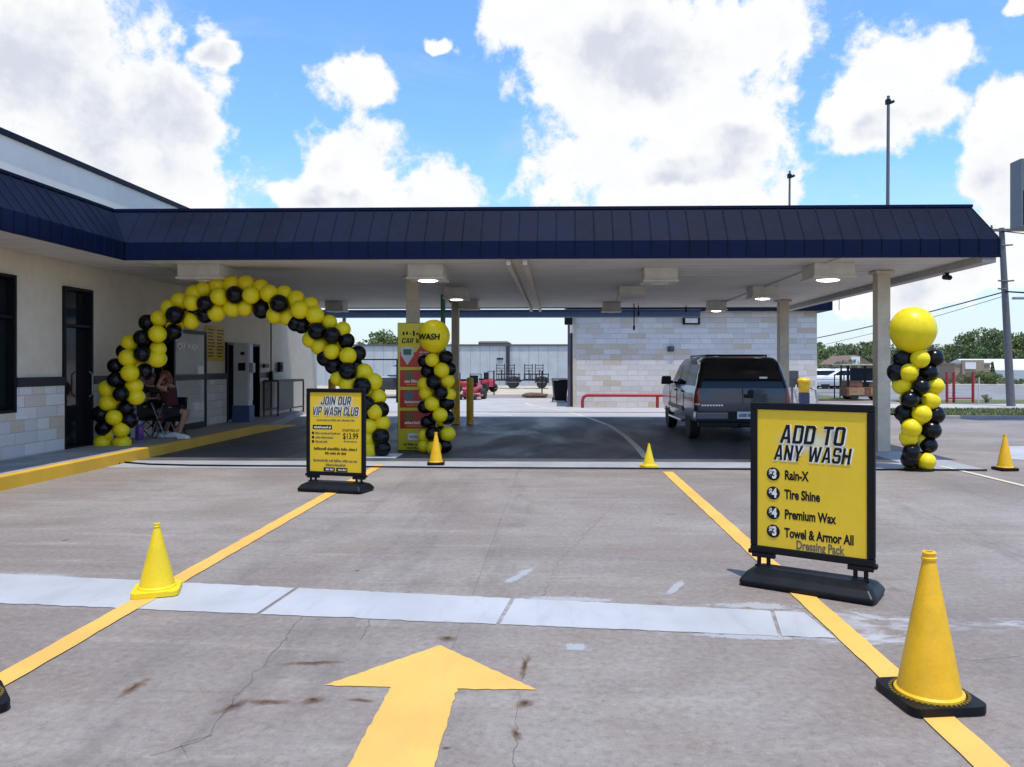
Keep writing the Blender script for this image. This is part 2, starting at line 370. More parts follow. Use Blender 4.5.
gen = t.math('MULTIPLY', t.math('SUBTRACT', t.noise(t.scale(D, (1, 1, 1.8)), 2.6, 3, .5), .56), 5.0)
gen = t.math('SUBTRACT', gen, t.math('MULTIPLY', t.ss(dx[1], .55, .74), 6.0))
acc = t.math('MAXIMUM', acc, gen)
n1 = t.noise(D, 17, 9, .62, .15); n0 = t.noise(D, 5.5, 4, .55)
dn = t.math('ADD', acc, t.math('MULTIPLY', t.math('SUBTRACT', n1, .5), 1.6))
dn = t.math('ADD', dn, t.math('MULTIPLY', t.math('SUBTRACT', n0, .5), .7))
alpha = t.ss(dn, .12, .40)
# grey bellies: thick parts, seen against light from above
n1u = t.noise(t.vm('ADD', D, (0, 0, .022)), 17, 9, .62, .15)
lit = t.ss(t.math('SUBTRACT', n1u, n1), .10, -.10)
gb = None
for px, py, rx, ry in [(95, 75, 150, 85), (170, 40, 60, 60), (640, 62, 85, 36), (745, 150, 40, 18), (700, 175, 60, 16), (900, 120, 40, 14), (905, 262, 40, 14), (330, 200, 40, 10)]:
    c = ray(px, py).normalized(); q = t.vm('MULTIPLY', t.vm('SUBTRACT', Dw, tuple(c)), (F/rx, F/rx*.6, F/ry)); f = t.math('SUBTRACT', 1.0, t.vm('LENGTH', q, out='Value'))
    gb = f if gb is None else t.math('MAXIMUM', gb, f)
gb = t.math('ADD', t.math('MAXIMUM', gb, t.math('MULTIPLY', t.math('SUBTRACT', n0, .58), 3.)), t.math('MULTIPLY', t.math('SUBTRACT', n1, .5), .9))
belly = t.math('MULTIPLY', t.ss(dn, .35, 1.0), t.ss(gb, -.10, .50))
ccol = t.mix(t.math('MULTIPLY', belly, .85), (1.12, 1.13, 1.14), (.70, .75, .88))
ccol = t.mix(t.math('MULTIPLY', t.math('SUBTRACT', 1.0, lit), .10), ccol, (.70, .76, .86))
ccol = t.vm('MULTIPLY', ccol, (1/SKY_ST,)*3)
hz = t.math('MULTIPLY', t.ss(dx[2], .24, .0), .85)
skyc = t.vm('MULTIPLY', sky.outputs[0], SKY_TINT)
skyc = t.mix(hz, skyc, (.88/SKY_ST, .95/SKY_ST, .99/SKY_ST))
thin = t.math('MULTIPLY', t.ss(t.noise(t.scale(D, (1, 1, 2.6)), 4, 7, .65, .6), .45, .75), .22)
skyc = t.mix(thin, skyc, (.9/SKY_ST, .96/SKY_ST, 1.0/SKY_ST))
t.l.new(t.mix(alpha, skyc, ccol), bg.inputs[0]); bg.inputs[1].default_value = SKY_ST
# ------------------------------------------------------------------ ground sheets
g1, g2 = lvl(0, 587), lvl(800, 625)
STRIPE = (g1.y - (g2.y-g1.y)/(g2.x-g1.x)*g1.x, (g2.y-g1.y)/(g2.x-g1.x))
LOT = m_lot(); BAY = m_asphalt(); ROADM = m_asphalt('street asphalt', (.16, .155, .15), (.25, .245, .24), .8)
CONC = mat('new light concrete', (.33, .335, .35), .8, var=.14, vs=1.4, bmp=.2, bs=60, world=True)
WALK = mat('walk concrete', (.30, .29, .28), .85, var=.22, vs=1.6, bmp=.2, bs=50, world=True)
YEL = m_paint('yellow line paint', (.82, .46, .095), .7); WHT = m_paint('white line paint', (.45, .455, .462), .8, (.32, .31, .30), 6.)
YKERB = m_paint('yellow kerb paint', (.74, .42, .03), .45, (.3, .27, .22), 6.)
GRASS = m_grass(); DIRT = mat('dry yard dirt', (.46, .40, .28), .95, var=.25, vs=.8, bmp=.3, bs=8, world=True)
EARTH = mat('pale earth', (.30, .28, .22), .95, var=.3, vs=.15, world=True)
def sheet(name, pts, z, m):
    mb = MB(); mb.face([(p[0], p[1], z) for p in pts]); o = mb.build(name, m); return struct(o)
def rect(name, x0, x1, y0, y1, z, m): return sheet(name, [(x0, y0), (x1, y0), (x1, y1), (x0, y1)], z, m)
mb = MB()
ys = [-60, 0, 40, 66, 72, 80, 88, 95, 140, 300, 3000]; zs = [-.02, -.02, -.02, -.02, -.25, -1.0, -1.9, -2.5, -2.5, -2.5, -2.5]
rows = [[mb.bm.verts.new((x, y, z)) for x in (-3000, -60, -20, 20, 60, 3000)] for y, z in zip(ys, zs)]
for a, c in zip(rows, rows[1:]):
    for k in range(5): mb.bm.faces.new((a[k], a[k+1], c[k+1], c[k]))
struct(mb.build('ground', EARTH))
rect('parking_lot', -40, 60, -14, 44, -.004, LOT)
CF, CB = 12.7, 23.85                       # front and back edge of the canopy
XL = -7.14; XR = at(1000, 258, CF).x; XW = -8.4
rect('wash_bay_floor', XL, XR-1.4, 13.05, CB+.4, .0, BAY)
rect('concrete_apron', XL, lvl(988, 470).x, 12.1, 13.05, 0, CONC)
a = lvl(988, 470); rect('apron_corner', XR-1.4, a.x, 13.05, 14.75, 0, CONC)
rect('yard_pavement', -30, 9.0, 24.25, 38.5, .0, mat('sunlit yard concrete', (.40, .39, .38), .85, var=.12, vs=.7, world=True))  # sunlight beyond the canopy put into a lighter concrete colour
rect('dirt_yard', -40, 9.6, 44, 62, -.012, DIRT)
# right-hand verge, path and street
rect('grass_verge', 10.9, 60, 24.2, 28.8, .06, GRASS)
mbk = MB(); mbk.b(10.78, 60, 24.05, 24.2, -.02, .09); struct(mbk.build('verge_kerb', WALK, bevel=.02))
rect('footpath', 9.8, 60, 28.8, 32.4, .05, mat('pale path concrete', (.42, .40, .37), .9, var=.12, vs=.9, world=True))
rect('roadside_grass', 15.2, 60, 32.4, 36.4, .055, GRASS)
rect('grass_patch', 11.5, 14.2, 36.4, 44.5, .05, GRASS)
rect('street', 9.6, 300, 44.6, 66, .0, ROADM); rect('street_entry', 14.2, 60, 36.4, 44.6, .004, ROADM)
rect('far_verge', 9.6, 200, 66, 71, .02, mat('dry verge', (.38, .34, .25), .95, var=.2, vs=.6, world=True))
def tuft_field(name, x0, x1, y0, y1, z, n, h, seed):
    rnd = random.Random(seed); mb = MB()
    for _ in range(n):
        x = rnd.uniform(x0, x1); y = rnd.uniform(y0, y1); a = rnd.uniform(0, 6.28); hh = h*rnd.uniform(.5, 1.2); ww = .012
        dx_, dy_ = math.cos(a)*ww, math.sin(a)*ww; l = rnd.uniform(-.04, .04)
        mb.face([(x-dx_, y-dy_, z), (x+dx_, y+dy_, z), (x+l, y+l, z+hh)])
    o = mb.build(name, GRASS, recalc=False); tag(o, 'short mown grass blades on the strip beside the lot', 'grass', kind='stuff'); return o
tuft_field('grass_blades', 10.9, 24, 24.25, 28.7, .06, 9000, .07, 3)
# ------------------------------------------------------------------ painted markings
def stripe(name, p, q, wd, z, m, jag=0.):
    p = Vector(p[:2]); q = Vector(q[:2]); d = (q-p).normalized(); n = Vector((-d.y, d.x))
    if not jag: return sheet(name, [p-n*wd/2, q-n*wd/2, q+n*wd/2, p+n*wd/2], z, m)
    rnd = random.Random(5); L = (q-p).length; k = int(L/.12); A = []; B = []
    for i in range(k+1):
        c = p+d*(L*i/k); A.append(c-n*(wd/2+rnd.uniform(-jag, jag))); B.append(c+n*(wd/2+rnd.uniform(-jag, jag)))
    return sheet(name, A+B[::-1], z, m)
a, c = lvl(0, 681), lvl(382, 464); d = (c-a).normalized()
stripe('yellow_line', a-d*3, c-d*.1, .145, .003, YEL, .0042)
a, c = lvl(980, 755.5), lvl(672, 476); d = (c-a).normalized()
stripe('yellow_line', a-d*3, c+d*.45, .15, .003, YEL, .0042)
# white stripe: four freshly painted slabs with joints
def strp(px): p = lvl(px, 573+(px/760)*37); q = lvl(px, 600+(px/830)*37); return p, q
L0, L1 = lvl(-260, 561), lvl(760, 610); M0, M1 = lvl(-260, 592), lvl(830, 638)
def onl(a, c, px):
    lo_, hi_ = 0., 1.
    for _ in range(40):
        md = (lo_+hi_)/2; p = a+(c-a)*md
        v = p-CAM; sxp = PPX+F*v.dot(RT)/v.dot(FW)
        if sxp < px: lo_ = md
        else: hi_ = md
    return a+(c-a)*lo_
cuts = [(-240, -240), (297, 258), (513, 498), (772, 780), (806, 838)]
for (t0, b0), (t1, b1) in zip(cuts, cuts[1:]):
    A, B, C_, D_ = onl(M0, M1+(M1-M0)*.2, b0+2), onl(M0, M1+(M1-M0)*.2, b1-2), onl(L0, L1+(L1-L0)*.2, t1-2), onl(L0, L1+(L1-L0)*.2, t0+2)
    rj = random.Random(b0); E_ = []
    for u_, v_ in ((A, B), (C_, D_)):
        nn = max(2, int((v_-u_).length/.05))
        for i in range(nn+1): E_.append(u_.lerp(v_, i/nn)+Vector((0, rj.gauss(0, .0045), 0)))
    sheet('white_stripe', E_, .0, WHT)
def m_faded():
    m, t, b = base('broken old paint', .8, 0, (.42, .42, .42))
    P = t.new('ShaderNodeNewGeometry').outputs['Position']; g = t.xyz(t.new('ShaderNodeTexCoord').outputs['Generated'])
    u = t.math('MULTIPLY', t.math('SUBTRACT', g[0], .5), 2.0); v = t.math('MULTIPLY', t.math('SUBTRACT', g[1], .5), 2.0)
    r = t.math('SQRT', t.math('ADD', t.math('MULTIPLY', u, u), t.math('MULTIPLY', v, v)))
    n = t.noise(P, 7, 8, .75, .5); n2 = t.noise(P, 60, 4, .7)
    k = t.math('ADD', t.math('SUBTRACT', 1.0, r), t.math('ADD', t.math('MULTIPLY', t.math('SUBTRACT', n, .5), 2.6), t.math('MULTIPLY', t.math('SUBTRACT', n2, .5), 1.0)))
    t.l.new(t.math('MULTIPLY', t.math('MULTIPLY', t.ss(k, .1, .55), t.ss(r, 1.0, .72)), .8), b.inputs['Alpha']); return m
OLDW = m_faded()
def faded(x0, y0, x1, y1, wd, z=-.002):
    a = lvl(x0, y0); c = lvl(x1, y1); d = c-a; L = d.length; mb = MB(); mb.face([(-L/2, -wd/2, 0), (L/2, -wd/2, 0), (L/2, wd/2, 0), (-L/2, wd/2, 0)])
    o = mb.build('faded_paint', OLDW, origin=False); o.location = ((a.x+c.x)/2, (a.y+c.y)/2, z); o.rotation_euler.z = math.atan2(d.y, d.x); struct(o)
for q in [(390, 617, 520, 621, .17), (175, 604, 270, 607, .16), (660, 634, 850, 639, .14), (690, 603, 815, 607, .22), (505, 597, 640, 601, .16), (500, 586, 536, 566, .14), (664, 597, 688, 577, .1), (555, 643, 600, 651, .18),
          (-10, 573, 90, 577, .12), (90, 578, 200, 583, .1), (840, 610, 900, 622, .12)]: faded(*q)
def arc_patch(name, pts, z, m): sheet(name, [lvl(*p) for p in pts], z, m)
# arrow
ap = [lvl(440, 645), lvl(537, 689.5), lvl(457, 688.5)]
sr, sl = lvl(434, 767), lvl(347, 767); rr = lvl(457, 688.5); ll = lvl(391, 687)
ext_r = rr+(sr-rr)*3.2; ext_l = ll+(sl-ll)*3.2
rj = random.Random(8); oa = [ap[0], lvl(325, 685), ll, ext_l, ext_r, rr, ap[1]]; E_ = []
for u_, v_ in zip(oa, oa[1:]+oa[:1]):
    nn = max(2, int((v_-u_).length/.03))
    for i in range(nn): E_.append(u_.lerp(v_, i/nn)+(Vector((rj.gauss(0, .0028), rj.gauss(0, .0028), 0)) if i else Vector()))
sheet('arrow_marking', E_[::-1], .0, m_paint('arrow paint', (.80, .455, .10), .55))
# thin pale curve through the bay, faded line and white mark at right
def curve(name, pts, wd, z, m):
    P_ = [Vector(lvl(*p)[:2]) for p in pts]; A = []; B = []
    for i, p in enumerate(P_):
        d = (P_[min(i+1, len(P_)-1)]-P_[max(i-1, 0)]).normalized(); n = Vector((-d.y, d.x)); A.append(p-n*wd/2); B.append(p+n*wd/2)
    mb = MB()
    for i in range(len(P_)-1): mb.face([(*A[i], z), (*A[i+1], z), (*B[i+1], z), (*B[i], z)])
    return struct(mb.build(name, m))
curve('curved_line', [(525, 403), (532, 406), (548, 408.5), (570, 412.5), (592, 419), (610, 426), (625, 436), (637, 447), (646, 458)], .13, .004, m_paint('worn cream paint', (.62, .56, .42), .5, (.2, .2, .2)))
curve('faded_line', [(940, 466), (975, 474), (1024, 486), (1080, 500)], .09, .004, m_paint('worn cream line', (.66, .60, .42), .7))
arc_patch('white_mark', [(1001, 446), (1030, 446), (1040, 461), (1012, 459)], .0, WHT)
arc_patch('white_mark', [(455, 413.5), (480, 410.5), (486, 412), (512, 415), (512, 416.5), (484, 415)], .0045, WHT)
# rust stains and cracks in the slab
def m_stain():
    m, t, b = base('rust stain', .9)
    tc = t.new('ShaderNodeTexCoord'); g = t.xyz(tc.outputs['Generated']); P = t.new('ShaderNodeNewGeometry').outputs['Position']
    u = t.math('SUBTRACT', g[0], .5); v = t.math('SUBTRACT', g[1], .5)
    v = t.math('ADD', v, t.math('MULTIPLY', t.math('SUBTRACT', t.noise(P, 9, 4, .6), .5), .55))
    r = t.math('SQRT', t.math('ADD', t.math('MULTIPLY', u, t.math('MULTIPLY', u, 4.0)), t.math('MULTIPLY', v, t.math('MULTIPLY', v, 14.0))))
    n = t.noise(P, 26, 6, .7)
    al = t.math('MULTIPLY', t.ss(t.math('ADD', r, t.math('MULTIPLY', t.math('SUBTRACT', n, .5), .9)), .95, .05), .8)
    core = t.ss(t.math('ADD', r, t.math('MULTIPLY', t.math('SUBTRACT', n, .5), .6)), .42, .08)
    t.l.new(t.mix(core, (.20, .115, .06), (.045, .028, .02)), b.inputs['Base Color']); t.l.new(al, b.inputs['Alpha']); return m
STAIN = m_stain()
def stain(p, q, wd):
    a = lvl(*p); c = lvl(*q); d = c-a; L = d.length*1.35; mb = MB()
    mb.face([(-L/2, -wd/2, 0), (L/2, -wd/2, 0), (L/2, wd/2, 0), (-L/2, wd/2, 0)])
    o = mb.build('rust_stain', STAIN, origin=False); o.location = ((a.x+c.x)/2, (a.y+c.y)/2, .001); o.rotation_euler.z = math.atan2(d.y, d.x); struct(o)
for s_ in [((117, 698), (150, 677), .16), ((278, 664), (347, 661), .14), ((213, 714), (250, 699), .2), ((240, 701), (294, 702), .14), ((301, 703), (326, 697), .16),
           ((345, 699), (376, 701), .08), ((438, 637), (456, 640), .2), ((528, 654), (522, 678), .1), ((515, 706), (536, 701), .2), ((512, 727), (520, 740), .1),
           ((440, 748), (452, 747), .06), ((60, 541), (70, 539), .1), ((355, 571), (360, 570), .1)]: stain(*s_)
CRK = mat('crack dirt', (.12, .105, .095), .95)
def crack(pts, wd=.006, seed=1):
    rnd = random.Random(seed); P_ = []
    for p, q in zip(pts, pts[1:]):
        a = lvl(*p); c = lvl(*q); n = max(2, int((c-a).length/.06))
        for i in range(n): P_.append(a+(c-a)*(i/n)+Vector((rnd.gauss(0, .009), rnd.gauss(0, .009), 0)))
    P_.append(lvl(*pts[-1])); A = []; B = []
    for i, p in enumerate(P_):
        d = (P_[min(i+1, len(P_)-1)]-P_[max(i-1, 0)]).normalized(); nn = Vector((-d.y, d.x, 0)); ww = wd*rnd.uniform(.15, .8)/2; A.append(p-nn*ww); B.append(p+nn*ww)
    mb = MB()
    for i in range(len(P_)-1): mb.face([(*A[i][:2], -.002), (*A[i+1][:2], -.002), (*B[i+1][:2], -.002), (*B[i][:2], -.002)])
    struct(mb.build('pavement_crack', CRK))
crack([(305, 612), (280, 645), (262, 668), (235, 697), (212, 735), (185, 745), (150, 755)], .006, 2)
crack([(372, 614), (360, 640)], .006, 3); crack([(212, 735), (178, 744), (188, 758)], .006, 4); crack([(524, 655), (520, 690), (513, 735), (517, 770)], .006, 5)
crack([(618, 500), (560, 560), (540, 600)], .004, 6); crack([(845, 545), (900, 541), (930, 538)], .006, 7); crack([(880, 480), (905, 475), (925, 478)], .005, 8); crack([(930, 650), (970, 660), (1024, 655)], .004, 9)
# sidewalk and yellow kerb along the left building
KZ = .18; KE = 20.0
mb = MB(); mb.prism([(XW-.3, -4), (XL-.14, -4), (XL-.14, KE), (XW-.3, 27)], -.02, KZ-.002); struct(mb.build('sidewalk', WALK))
mb = MB()
mb.loft([[(XL-.14, -4, -.02), (XL, -4, -.02), (XL-.012, -4, KZ), (XL-.14, -4, KZ)], [(XL-.14, KE-1.6, -.02), (XL, KE-1.6, -.02), (XL-.012, KE-1.6, KZ), (XL-.14, KE-1.6, KZ)],
         [(XL-.14, KE+.8, -.02), (XL+.1, KE+.8, -.02), (XL+.09, KE+.8, .02), (XL-.14, KE+.8, .02)]])
struct(mb.build('yellow_kerb', YKERB, bevel=.015))
# ------------------------------------------------------------------ canopy
NAVY = mat('navy standing seam metal', (.0068, .0105, .0250), .6, 0, var=.3, vs=1.2, bmp=.04, bs=8, spec=.05)
NAVYB = mat('navy band metal', (.0035, .0075, .031), .45, 0, var=.2, vs=1.2, spec=.1)
SOFF = m_plank('cream soffit boards', (.74, .71, .66), 1, .45, .22)
CREAM = mat('cream painted metal', (.58, .51, .39), .5, var=.14, vs=3)
CREAMW = mat('cream render', (.66, .58, .45), .9, var=.10, vs=.8, bmp=.25, bs=70, world=True)
PARA = mat('grey white parapet panel', (.90, .80, .66), .7, var=.08, vs=.5, world=True)
DKFR = mat('black frame metal', (.006, .0065, .009), .45, 0, spec=.2)
BLKP = mat('black plastic', (.007, .008, .010), .42, spec=.2, var=.3, vs=10, bmp=.06, bs=90)
GALV = mat('grey steel', (.28, .29, .31), .45, .6, var=.2)
RUSTY = mat('rusty steel', (.16, .075, .035), .8, .2, var=.4, vs=5)
ZS, ZM, ZT = 3.355, 3.64, 4.25; IN = .46; INX = .23
PILX = at(881.5, 452, 14.7).x
cano = thing('drive_through_canopy', 'long flat canopy with navy seamed metal fascia and cream soffit over the wash bays', 'canopy', ((XL+XR)/2, 18.3, 0))
mb = MB(); mb.b(XL+.02, XR-.03, CF+.03, CB-.02, ZS+.03, ZS+.10)
mb.b(4.6, 4.68, CF+.05, CB-.04, ZS+.0, ZS+.03); mb.build('soffit', SOFF, cano, wl=True)
fas = MB(); top = MB(); rib = MB()
# vertical band, then sloped panels
fas.b(XL, XR, CF, CF+.03, ZS, ZM); fas.b(XR-.03, XR, CF+.03, CB, ZS, ZM); fas.b(XL, XR-.03, CB-.03, CB, ZS, ZM)
fas.build('fascia_band', NAVYB, cano, wl=True)
top.face([(XL, CF, ZM), (XR, CF, ZM), (XR-INX, CF+IN, ZT), (XL-IN, CF+IN, ZT)])
top.face([(XR, CF, ZM), (XR, CB, ZM), (XR-INX, CB-IN, ZT), (XR-INX, CF+IN, ZT)])
top.face([(XR, CB, ZM), (XL, CB, ZM), (XL, CB-IN, ZT), (XR-INX, CB-IN, ZT)])
top.face([(XL-IN, CF+IN, ZT), (XR-INX, CF+IN, ZT), (XR-INX, CB-IN, ZT), (XL-IN, CB-IN, ZT)])
top.build('sloped_roof', NAVY, cano, wl=True, recalc=False)
n = 46
def seam(mb, a, c, e, wd=.022):
    """standing seam along a (band bottom) - c (break) - e (top)"""
    mb.tube([a, c, e], wd/2, 6)
for k in range(n+1):
    x = XL+.02+(XR-XL-.04)*k/n
    e = Vector((x, CF+IN, ZT)) if XL < x < XR-INX else Vector((x-max(0, 0), CF+IN*min(1, max(.1, (XR-x)/INX)), ZM+(ZT-ZM)*min(1, max(.1, (XR-x)/INX))))
    seam(rib, (x, CF-.004, ZS+.01), (x, CF-.004, ZM), (e.x, e.y, e.z+.004))
seam(rib, (XR, CF, ZS+.01), (XR, CF, ZM), (XR-INX, CF+IN, ZT))
for k in range(1, 37):
    y = CF+k*.3
    e = Vector((XR-INX, y, ZT)) if y > CF+IN else Vector((XR-INX*(y-CF)/IN, y, ZM+(ZT-ZM)*(y-CF)/IN))
    seam(rib, (XR+.004, y, ZS+.01), (XR+.004, y, ZM), e)
rib.build('standing_seams', NAVY, cano, wl=True)
mb = MB(); mb.b(XL-IN, XR-INX+.03, CF+IN-.03, CF+IN+.06, ZT-.012, ZT+.035); mb.b(XR-INX-.05, XR-INX+.035, CF+IN+.062, CB-IN, ZT-.012, ZT+.035)
mb.b(XL-.0, XR+.012, CF-.014, CF-.001, ZS-.012, ZS+.03); mb.build('edge_trim', NAVYB, cano, wl=True)
mb = MB()
mb.b(XR-.26, XR-.04, CF+.04, CB-.04, ZS-.09, ZS+.028); mb.build('edge_beam', mat('grey beam paint', (.40, .39, .38), .6), cano, wl=True)
mb = MB(); a = at(519, 270, 13.5).x
mb.b(a-.17, a-.10, CF+.05, CB-.05, ZS-.10, ZS+.028); mb.b(a+.10, a+.17, CF+.05, CB-.05, ZS-.10, ZS+.028); mb.b(a-.1, a+.1, CF+.05, CB-.05, ZS-.02, ZS+.028)
mb.build('ceiling_joist', CREAM, cano, wl=True)
def pillar(px, Y, wd, low=None):
    x = at(px, 400, Y).x
    mb = MB(); mb.b(x-wd/2, x+wd/2, Y-wd/2, Y+wd/2, 0, ZS+.03); mb.b(x-wd/2-.06, x+wd/2+.06, Y-wd/2-.06, Y+wd/2+.06, ZS-.03, ZS+.02)
    o = mb.build('pillar', CREAM, cano, wl=True, bevel=.012)
    if low:
        mb = MB(); mb.b(x-wd/2-.012, x+wd/2+.012, Y-wd/2-.012, Y+wd/2+.012, 0.003, low); mb.build('painted_foot', mat('yellow guard paint', (.72, .42, .02), .5, var=.2, vs=4), o, wl=True, bevel=.01)
pillar(881.5, 14.8, .24); pillar(783, 21.3, .26); pillar(413, 15.6, .24); pillar(455.5, 21.4, .2, 1.25)
# light boxes hung under the canopy
LENSON = emis('lit lens', (1, .97, .9), 7.0); LENSOFF = mat('frosted lens', (.7, .69, .64), .35)
BOXM = mat('cream light housing', (.60, .57, .50), .5, var=.12, vs=4)
lights = [(198, 278, .74, 0, 'unlit cream ceiling light box nearest the left building, above the balloon arch'),
          (425, 278, .62, 1, 'lit cream ceiling light box above the cream pillar behind the menu board'),
          (455, 298, .52, 1, 'lit ceiling light box above the dark pillar with the yellow foot'),
          (468, 308.5, .5, 0, 'small unlit ceiling light box near the back edge, above the yellow bollard'),
          (334, 310.5, .5, 0, 'small unlit ceiling light box above the right shoulder of the balloon arch'),
          (661, 281, .6, 0, 'unlit ceiling light box nearest the front above the bay with the red rail'),
          (632, 297, .58, 0, 'middle unlit ceiling light box above the red rail, beside a hanging rod'),
          (612, 311, .5, 0, 'rearmost unlit ceiling light box, close to the left corner of the stone wall'),
          (835, 277, .7, 1, 'largest lit ceiling light box, left of the front right pillar'),
          (766, 297, .58, 1, 'lit ceiling light box above the dark truck, in front of the rear right pillar'),
          (718, 310, .48, 1, 'rearmost lit ceiling light box above the stone wall floodlight')]
for px, py, wd, on, lab in lights:
    p = lvl(px, py, ZS-.22); o = thing('ceiling_light', lab, 'ceiling light', (p.x, p.y+wd/2, ZS-.22), 0, 'ceiling lights under the canopy')
    mb = MB(); mb.b(-wd/2, wd/2, -wd/2, wd/2, 0, .25); mb.b(-wd/2-.025, wd/2+.025, -wd/2-.025, wd/2+.025, -.012, .03)
    mb.build('housing', BOXM, o, bevel=.012)
    mb = MB(); mb.sph((0, 0, -.012), wd*.22, (1.3, 1, .22), 18, 8); mb.build('lens', LENSON if on else LENSOFF, o, smooth=True)
# masts on the roof, camera at the eave, hanging rods, green conduit
def mast(px, y0, y1, Y, r, lab):
    a = at(px, y0, Y); c = at(px, y1, Y); o = thing('roof_mast', lab, 'mast', (a.x, a.y, ZT))
    hh = c.z-ZT
    mb = MB(); mb.cyl((0, 0, 0), (.02, 0, hh), r, r*.8, 10); mb.cyl((0, 0, 0), (0, 0, .06), r*2.6, r*2.6, 10); mb.build('pole', mat('weathered pole', (.12, .12, .13), .6), o)
    mb = MB(); mb.cyl((.02, 0, hh-.16), (.15, 0, hh-.12), .045, .03, 8); mb.b(-.04, .06, -.04, .04, hh-.19, hh-.08); mb.build('bracket', DKFR, o)
mast(887.5, 205, 96, 18.0, .042, 'tall thin pole standing on the canopy roof at the right')
mast(789, 205, 171, 21.0, .034, 'short thin pole standing on the canopy roof left of the tall one')
p = at(909, 277, 13.9); o = thing('security_camera', 'small black camera under the right eave of the canopy', 'camera', (XR-.15, 14.1, ZS-.19))
mb = MB(); mb.b(-.03, .03, -.02, .02, .04, .10); mb.build('bracket', DKFR, o)
mb = MB(); mb.cyl((0, -.1, 0), (0, .1, .03), .045, .045, 12); mb.build('camera_body', DKFR, o, smooth='auto')
def rod(px, y1, Y, lab, top=None):
    a = at(px, y1, Y); mb = MB(); mb.cyl((a.x, Y, a.z), (a.x, Y, ZS+.02), .018, .018, 6); mb.cyl((a.x, Y, a.z), (a.x, Y, a.z+.12), .03, .03, 8)
    tag(mb.build('hanging_rod', DKFR), lab, 'rod', 'rods hanging from the soffit')
rod(634, 330, 22.2, 'long dark rod hanging in front of the stone wall'); rod(638.5, 316, 22.8, 'short dark rod just right of the longer hanging rod'); rod(686, 312, 23.0, 'shortest dark rod hanging above the small floodlight')
a = at(443, 300, 19.5); mb = MB(); mb.cyl((a.x, 19.5, 2.0), (a.x, 19.5, ZS+.03), .06, .06, 12); mb.cyl((a.x, 19.5, 1.95), (a.x, 19.5, 2.05), .075, .075, 12)
tag(mb.build('green_pipe', mat('green pipe paint', (.07, .22, .15), .5), smooth='auto'), 'green pipe coming down from the soffit behind the large menu balloon', 'pipe')
# steel beam across the back
bx0, bx1 = XW+.05, at(575, 314, 26.2).x
mb = MB(); zb0, zb1 = at(450, 317, 26.2).z, at(450, 310.5, 26.2).z
mb.b(bx0, at(700, 314, 26.2).x, 26.15, 26.3, zb0, zb1); mb.b(bx0, at(700, 314, 26.2).x, 26.08, 26.37, zb0-.02, zb0+.004); mb.b(bx0, at(700, 314, 26.2).x, 26.08, 26.37, zb1-.004, zb1+.02)
o = thing('steel_beam', 'dark blue grey steel beam crossing behind the canopy on thin posts', 'beam', ((bx0+bx1)/2, 26.2, 0)); mb.build('beam', mat('blue grey beam paint', (.10, .12, .17), .5, .2), o, wl=True)
for px in (344,):
    x = at(px, 350, 26.2).x; mb = MB(); mb.b(x-.05, x+.05, 26.18, 26.28, 0, zb0-.021); mb.build('post', GALV, o, wl=True)
# ------------------------------------------------------------------ left building
shop = thing('wash_building', 'long cream building with stone base, navy mansard and dark doors', 'building', (XW-3, 12, 0))
Y0, Y1 = -3.0, 27.0
def ydep(px, X=XW): d = ray(px, HY); return X*d.y/d.x
ops = [(7.2, ydep(14), .88, 3.0), (ydep(62), ydep(91), KZ, 2.96), (ydep(150), ydep(173), KZ, 2.45), (ydep(225), ydep(258), KZ, 2.2)]
def strip(mb, z0, z1, x0, x1, y0=Y0, y1=Y1):
    """wall course from z0 to z1 with the openings left out"""
    zc = sorted({z0, z1, *[z for o_ in ops for z in o_[2:4] if z0 < z < z1]})
    for a, c in zip(zc, zc[1:]):
        cur = y0
        for oy0, oy1, oz0, oz1 in ops:
            if oz0 < (a+c)/2 < oz1 and oy0 < y1:
                if oy0 > cur: mb.b(x0, x1, cur, min(oy0, y1), a, c)
                cur = max(cur, oy1)
        if cur < y1: mb.b(x0, x1, cur, y1, a, c)
mb = MB(); strip(mb, 0, 5.08, XW-.25, XW); mb.build('wall', CREAMW, shop, wl=True)
mb = MB(); mb.b(XW-9, XW-.252, Y0, Y1, 4.7, 4.8); mb.b(XW-9, XW-8.8, Y0, Y1, 0, 4.7); mb.b(XW-8.8, XW-.252, Y0, Y0+.2, 0, 4.7); mb.b(XW-8.8, XW-.252, Y1-.2, Y1, 0, 4.7); mb.build('rear_wall', CREAMW, shop, wl=True)
mb = MB(); strip(mb, 0, 1.27, XW+.002, XW+.045, Y0, 22.6); mb.build('stone_base', m_stone('limestone base', 1, 1.0, .5, .19), shop, wl=True)
edges = [Y0]+[q for o_ in ops if o_[2] < 1.3 for q in o_[:2]]+[22.6]
for y0_, y1_ in zip(edges[::2], edges[1::2]):
    mb = MB(); mb.b(XW+.002, XW+.06, y0_, y1_, 1.272, 1.42); mb.build('dark_band', mat('dark band paint', (.016, .018, .028), .5), shop, wl=True)
mb = MB(); mb.b(XW-.02, XW+.04, Y0, Y1, 4.3, 5.08); o = mb.build('parapet', PARA, shop, wl=True)
mb = MB(); mb.b(XW-.3, XW+.075, Y0, Y1, 5.082, 5.17); mb.build('coping', NAVYB, o, wl=True)
mb = MB(); mb.b(XW+.045, XL-.02, Y0, CB, ZS+.03, ZS+.09); mb.build('soffit', SOFF, shop, wl=True)
mb = MB(); mb.b(XL-.03, XL, Y0, CF-.001, ZS, ZM); mb.b(XL-.03, XL+.012, Y0, CF-.015, ZS-.012, ZS-.001); mb.build('fascia_band', NAVYB, shop, wl=True)
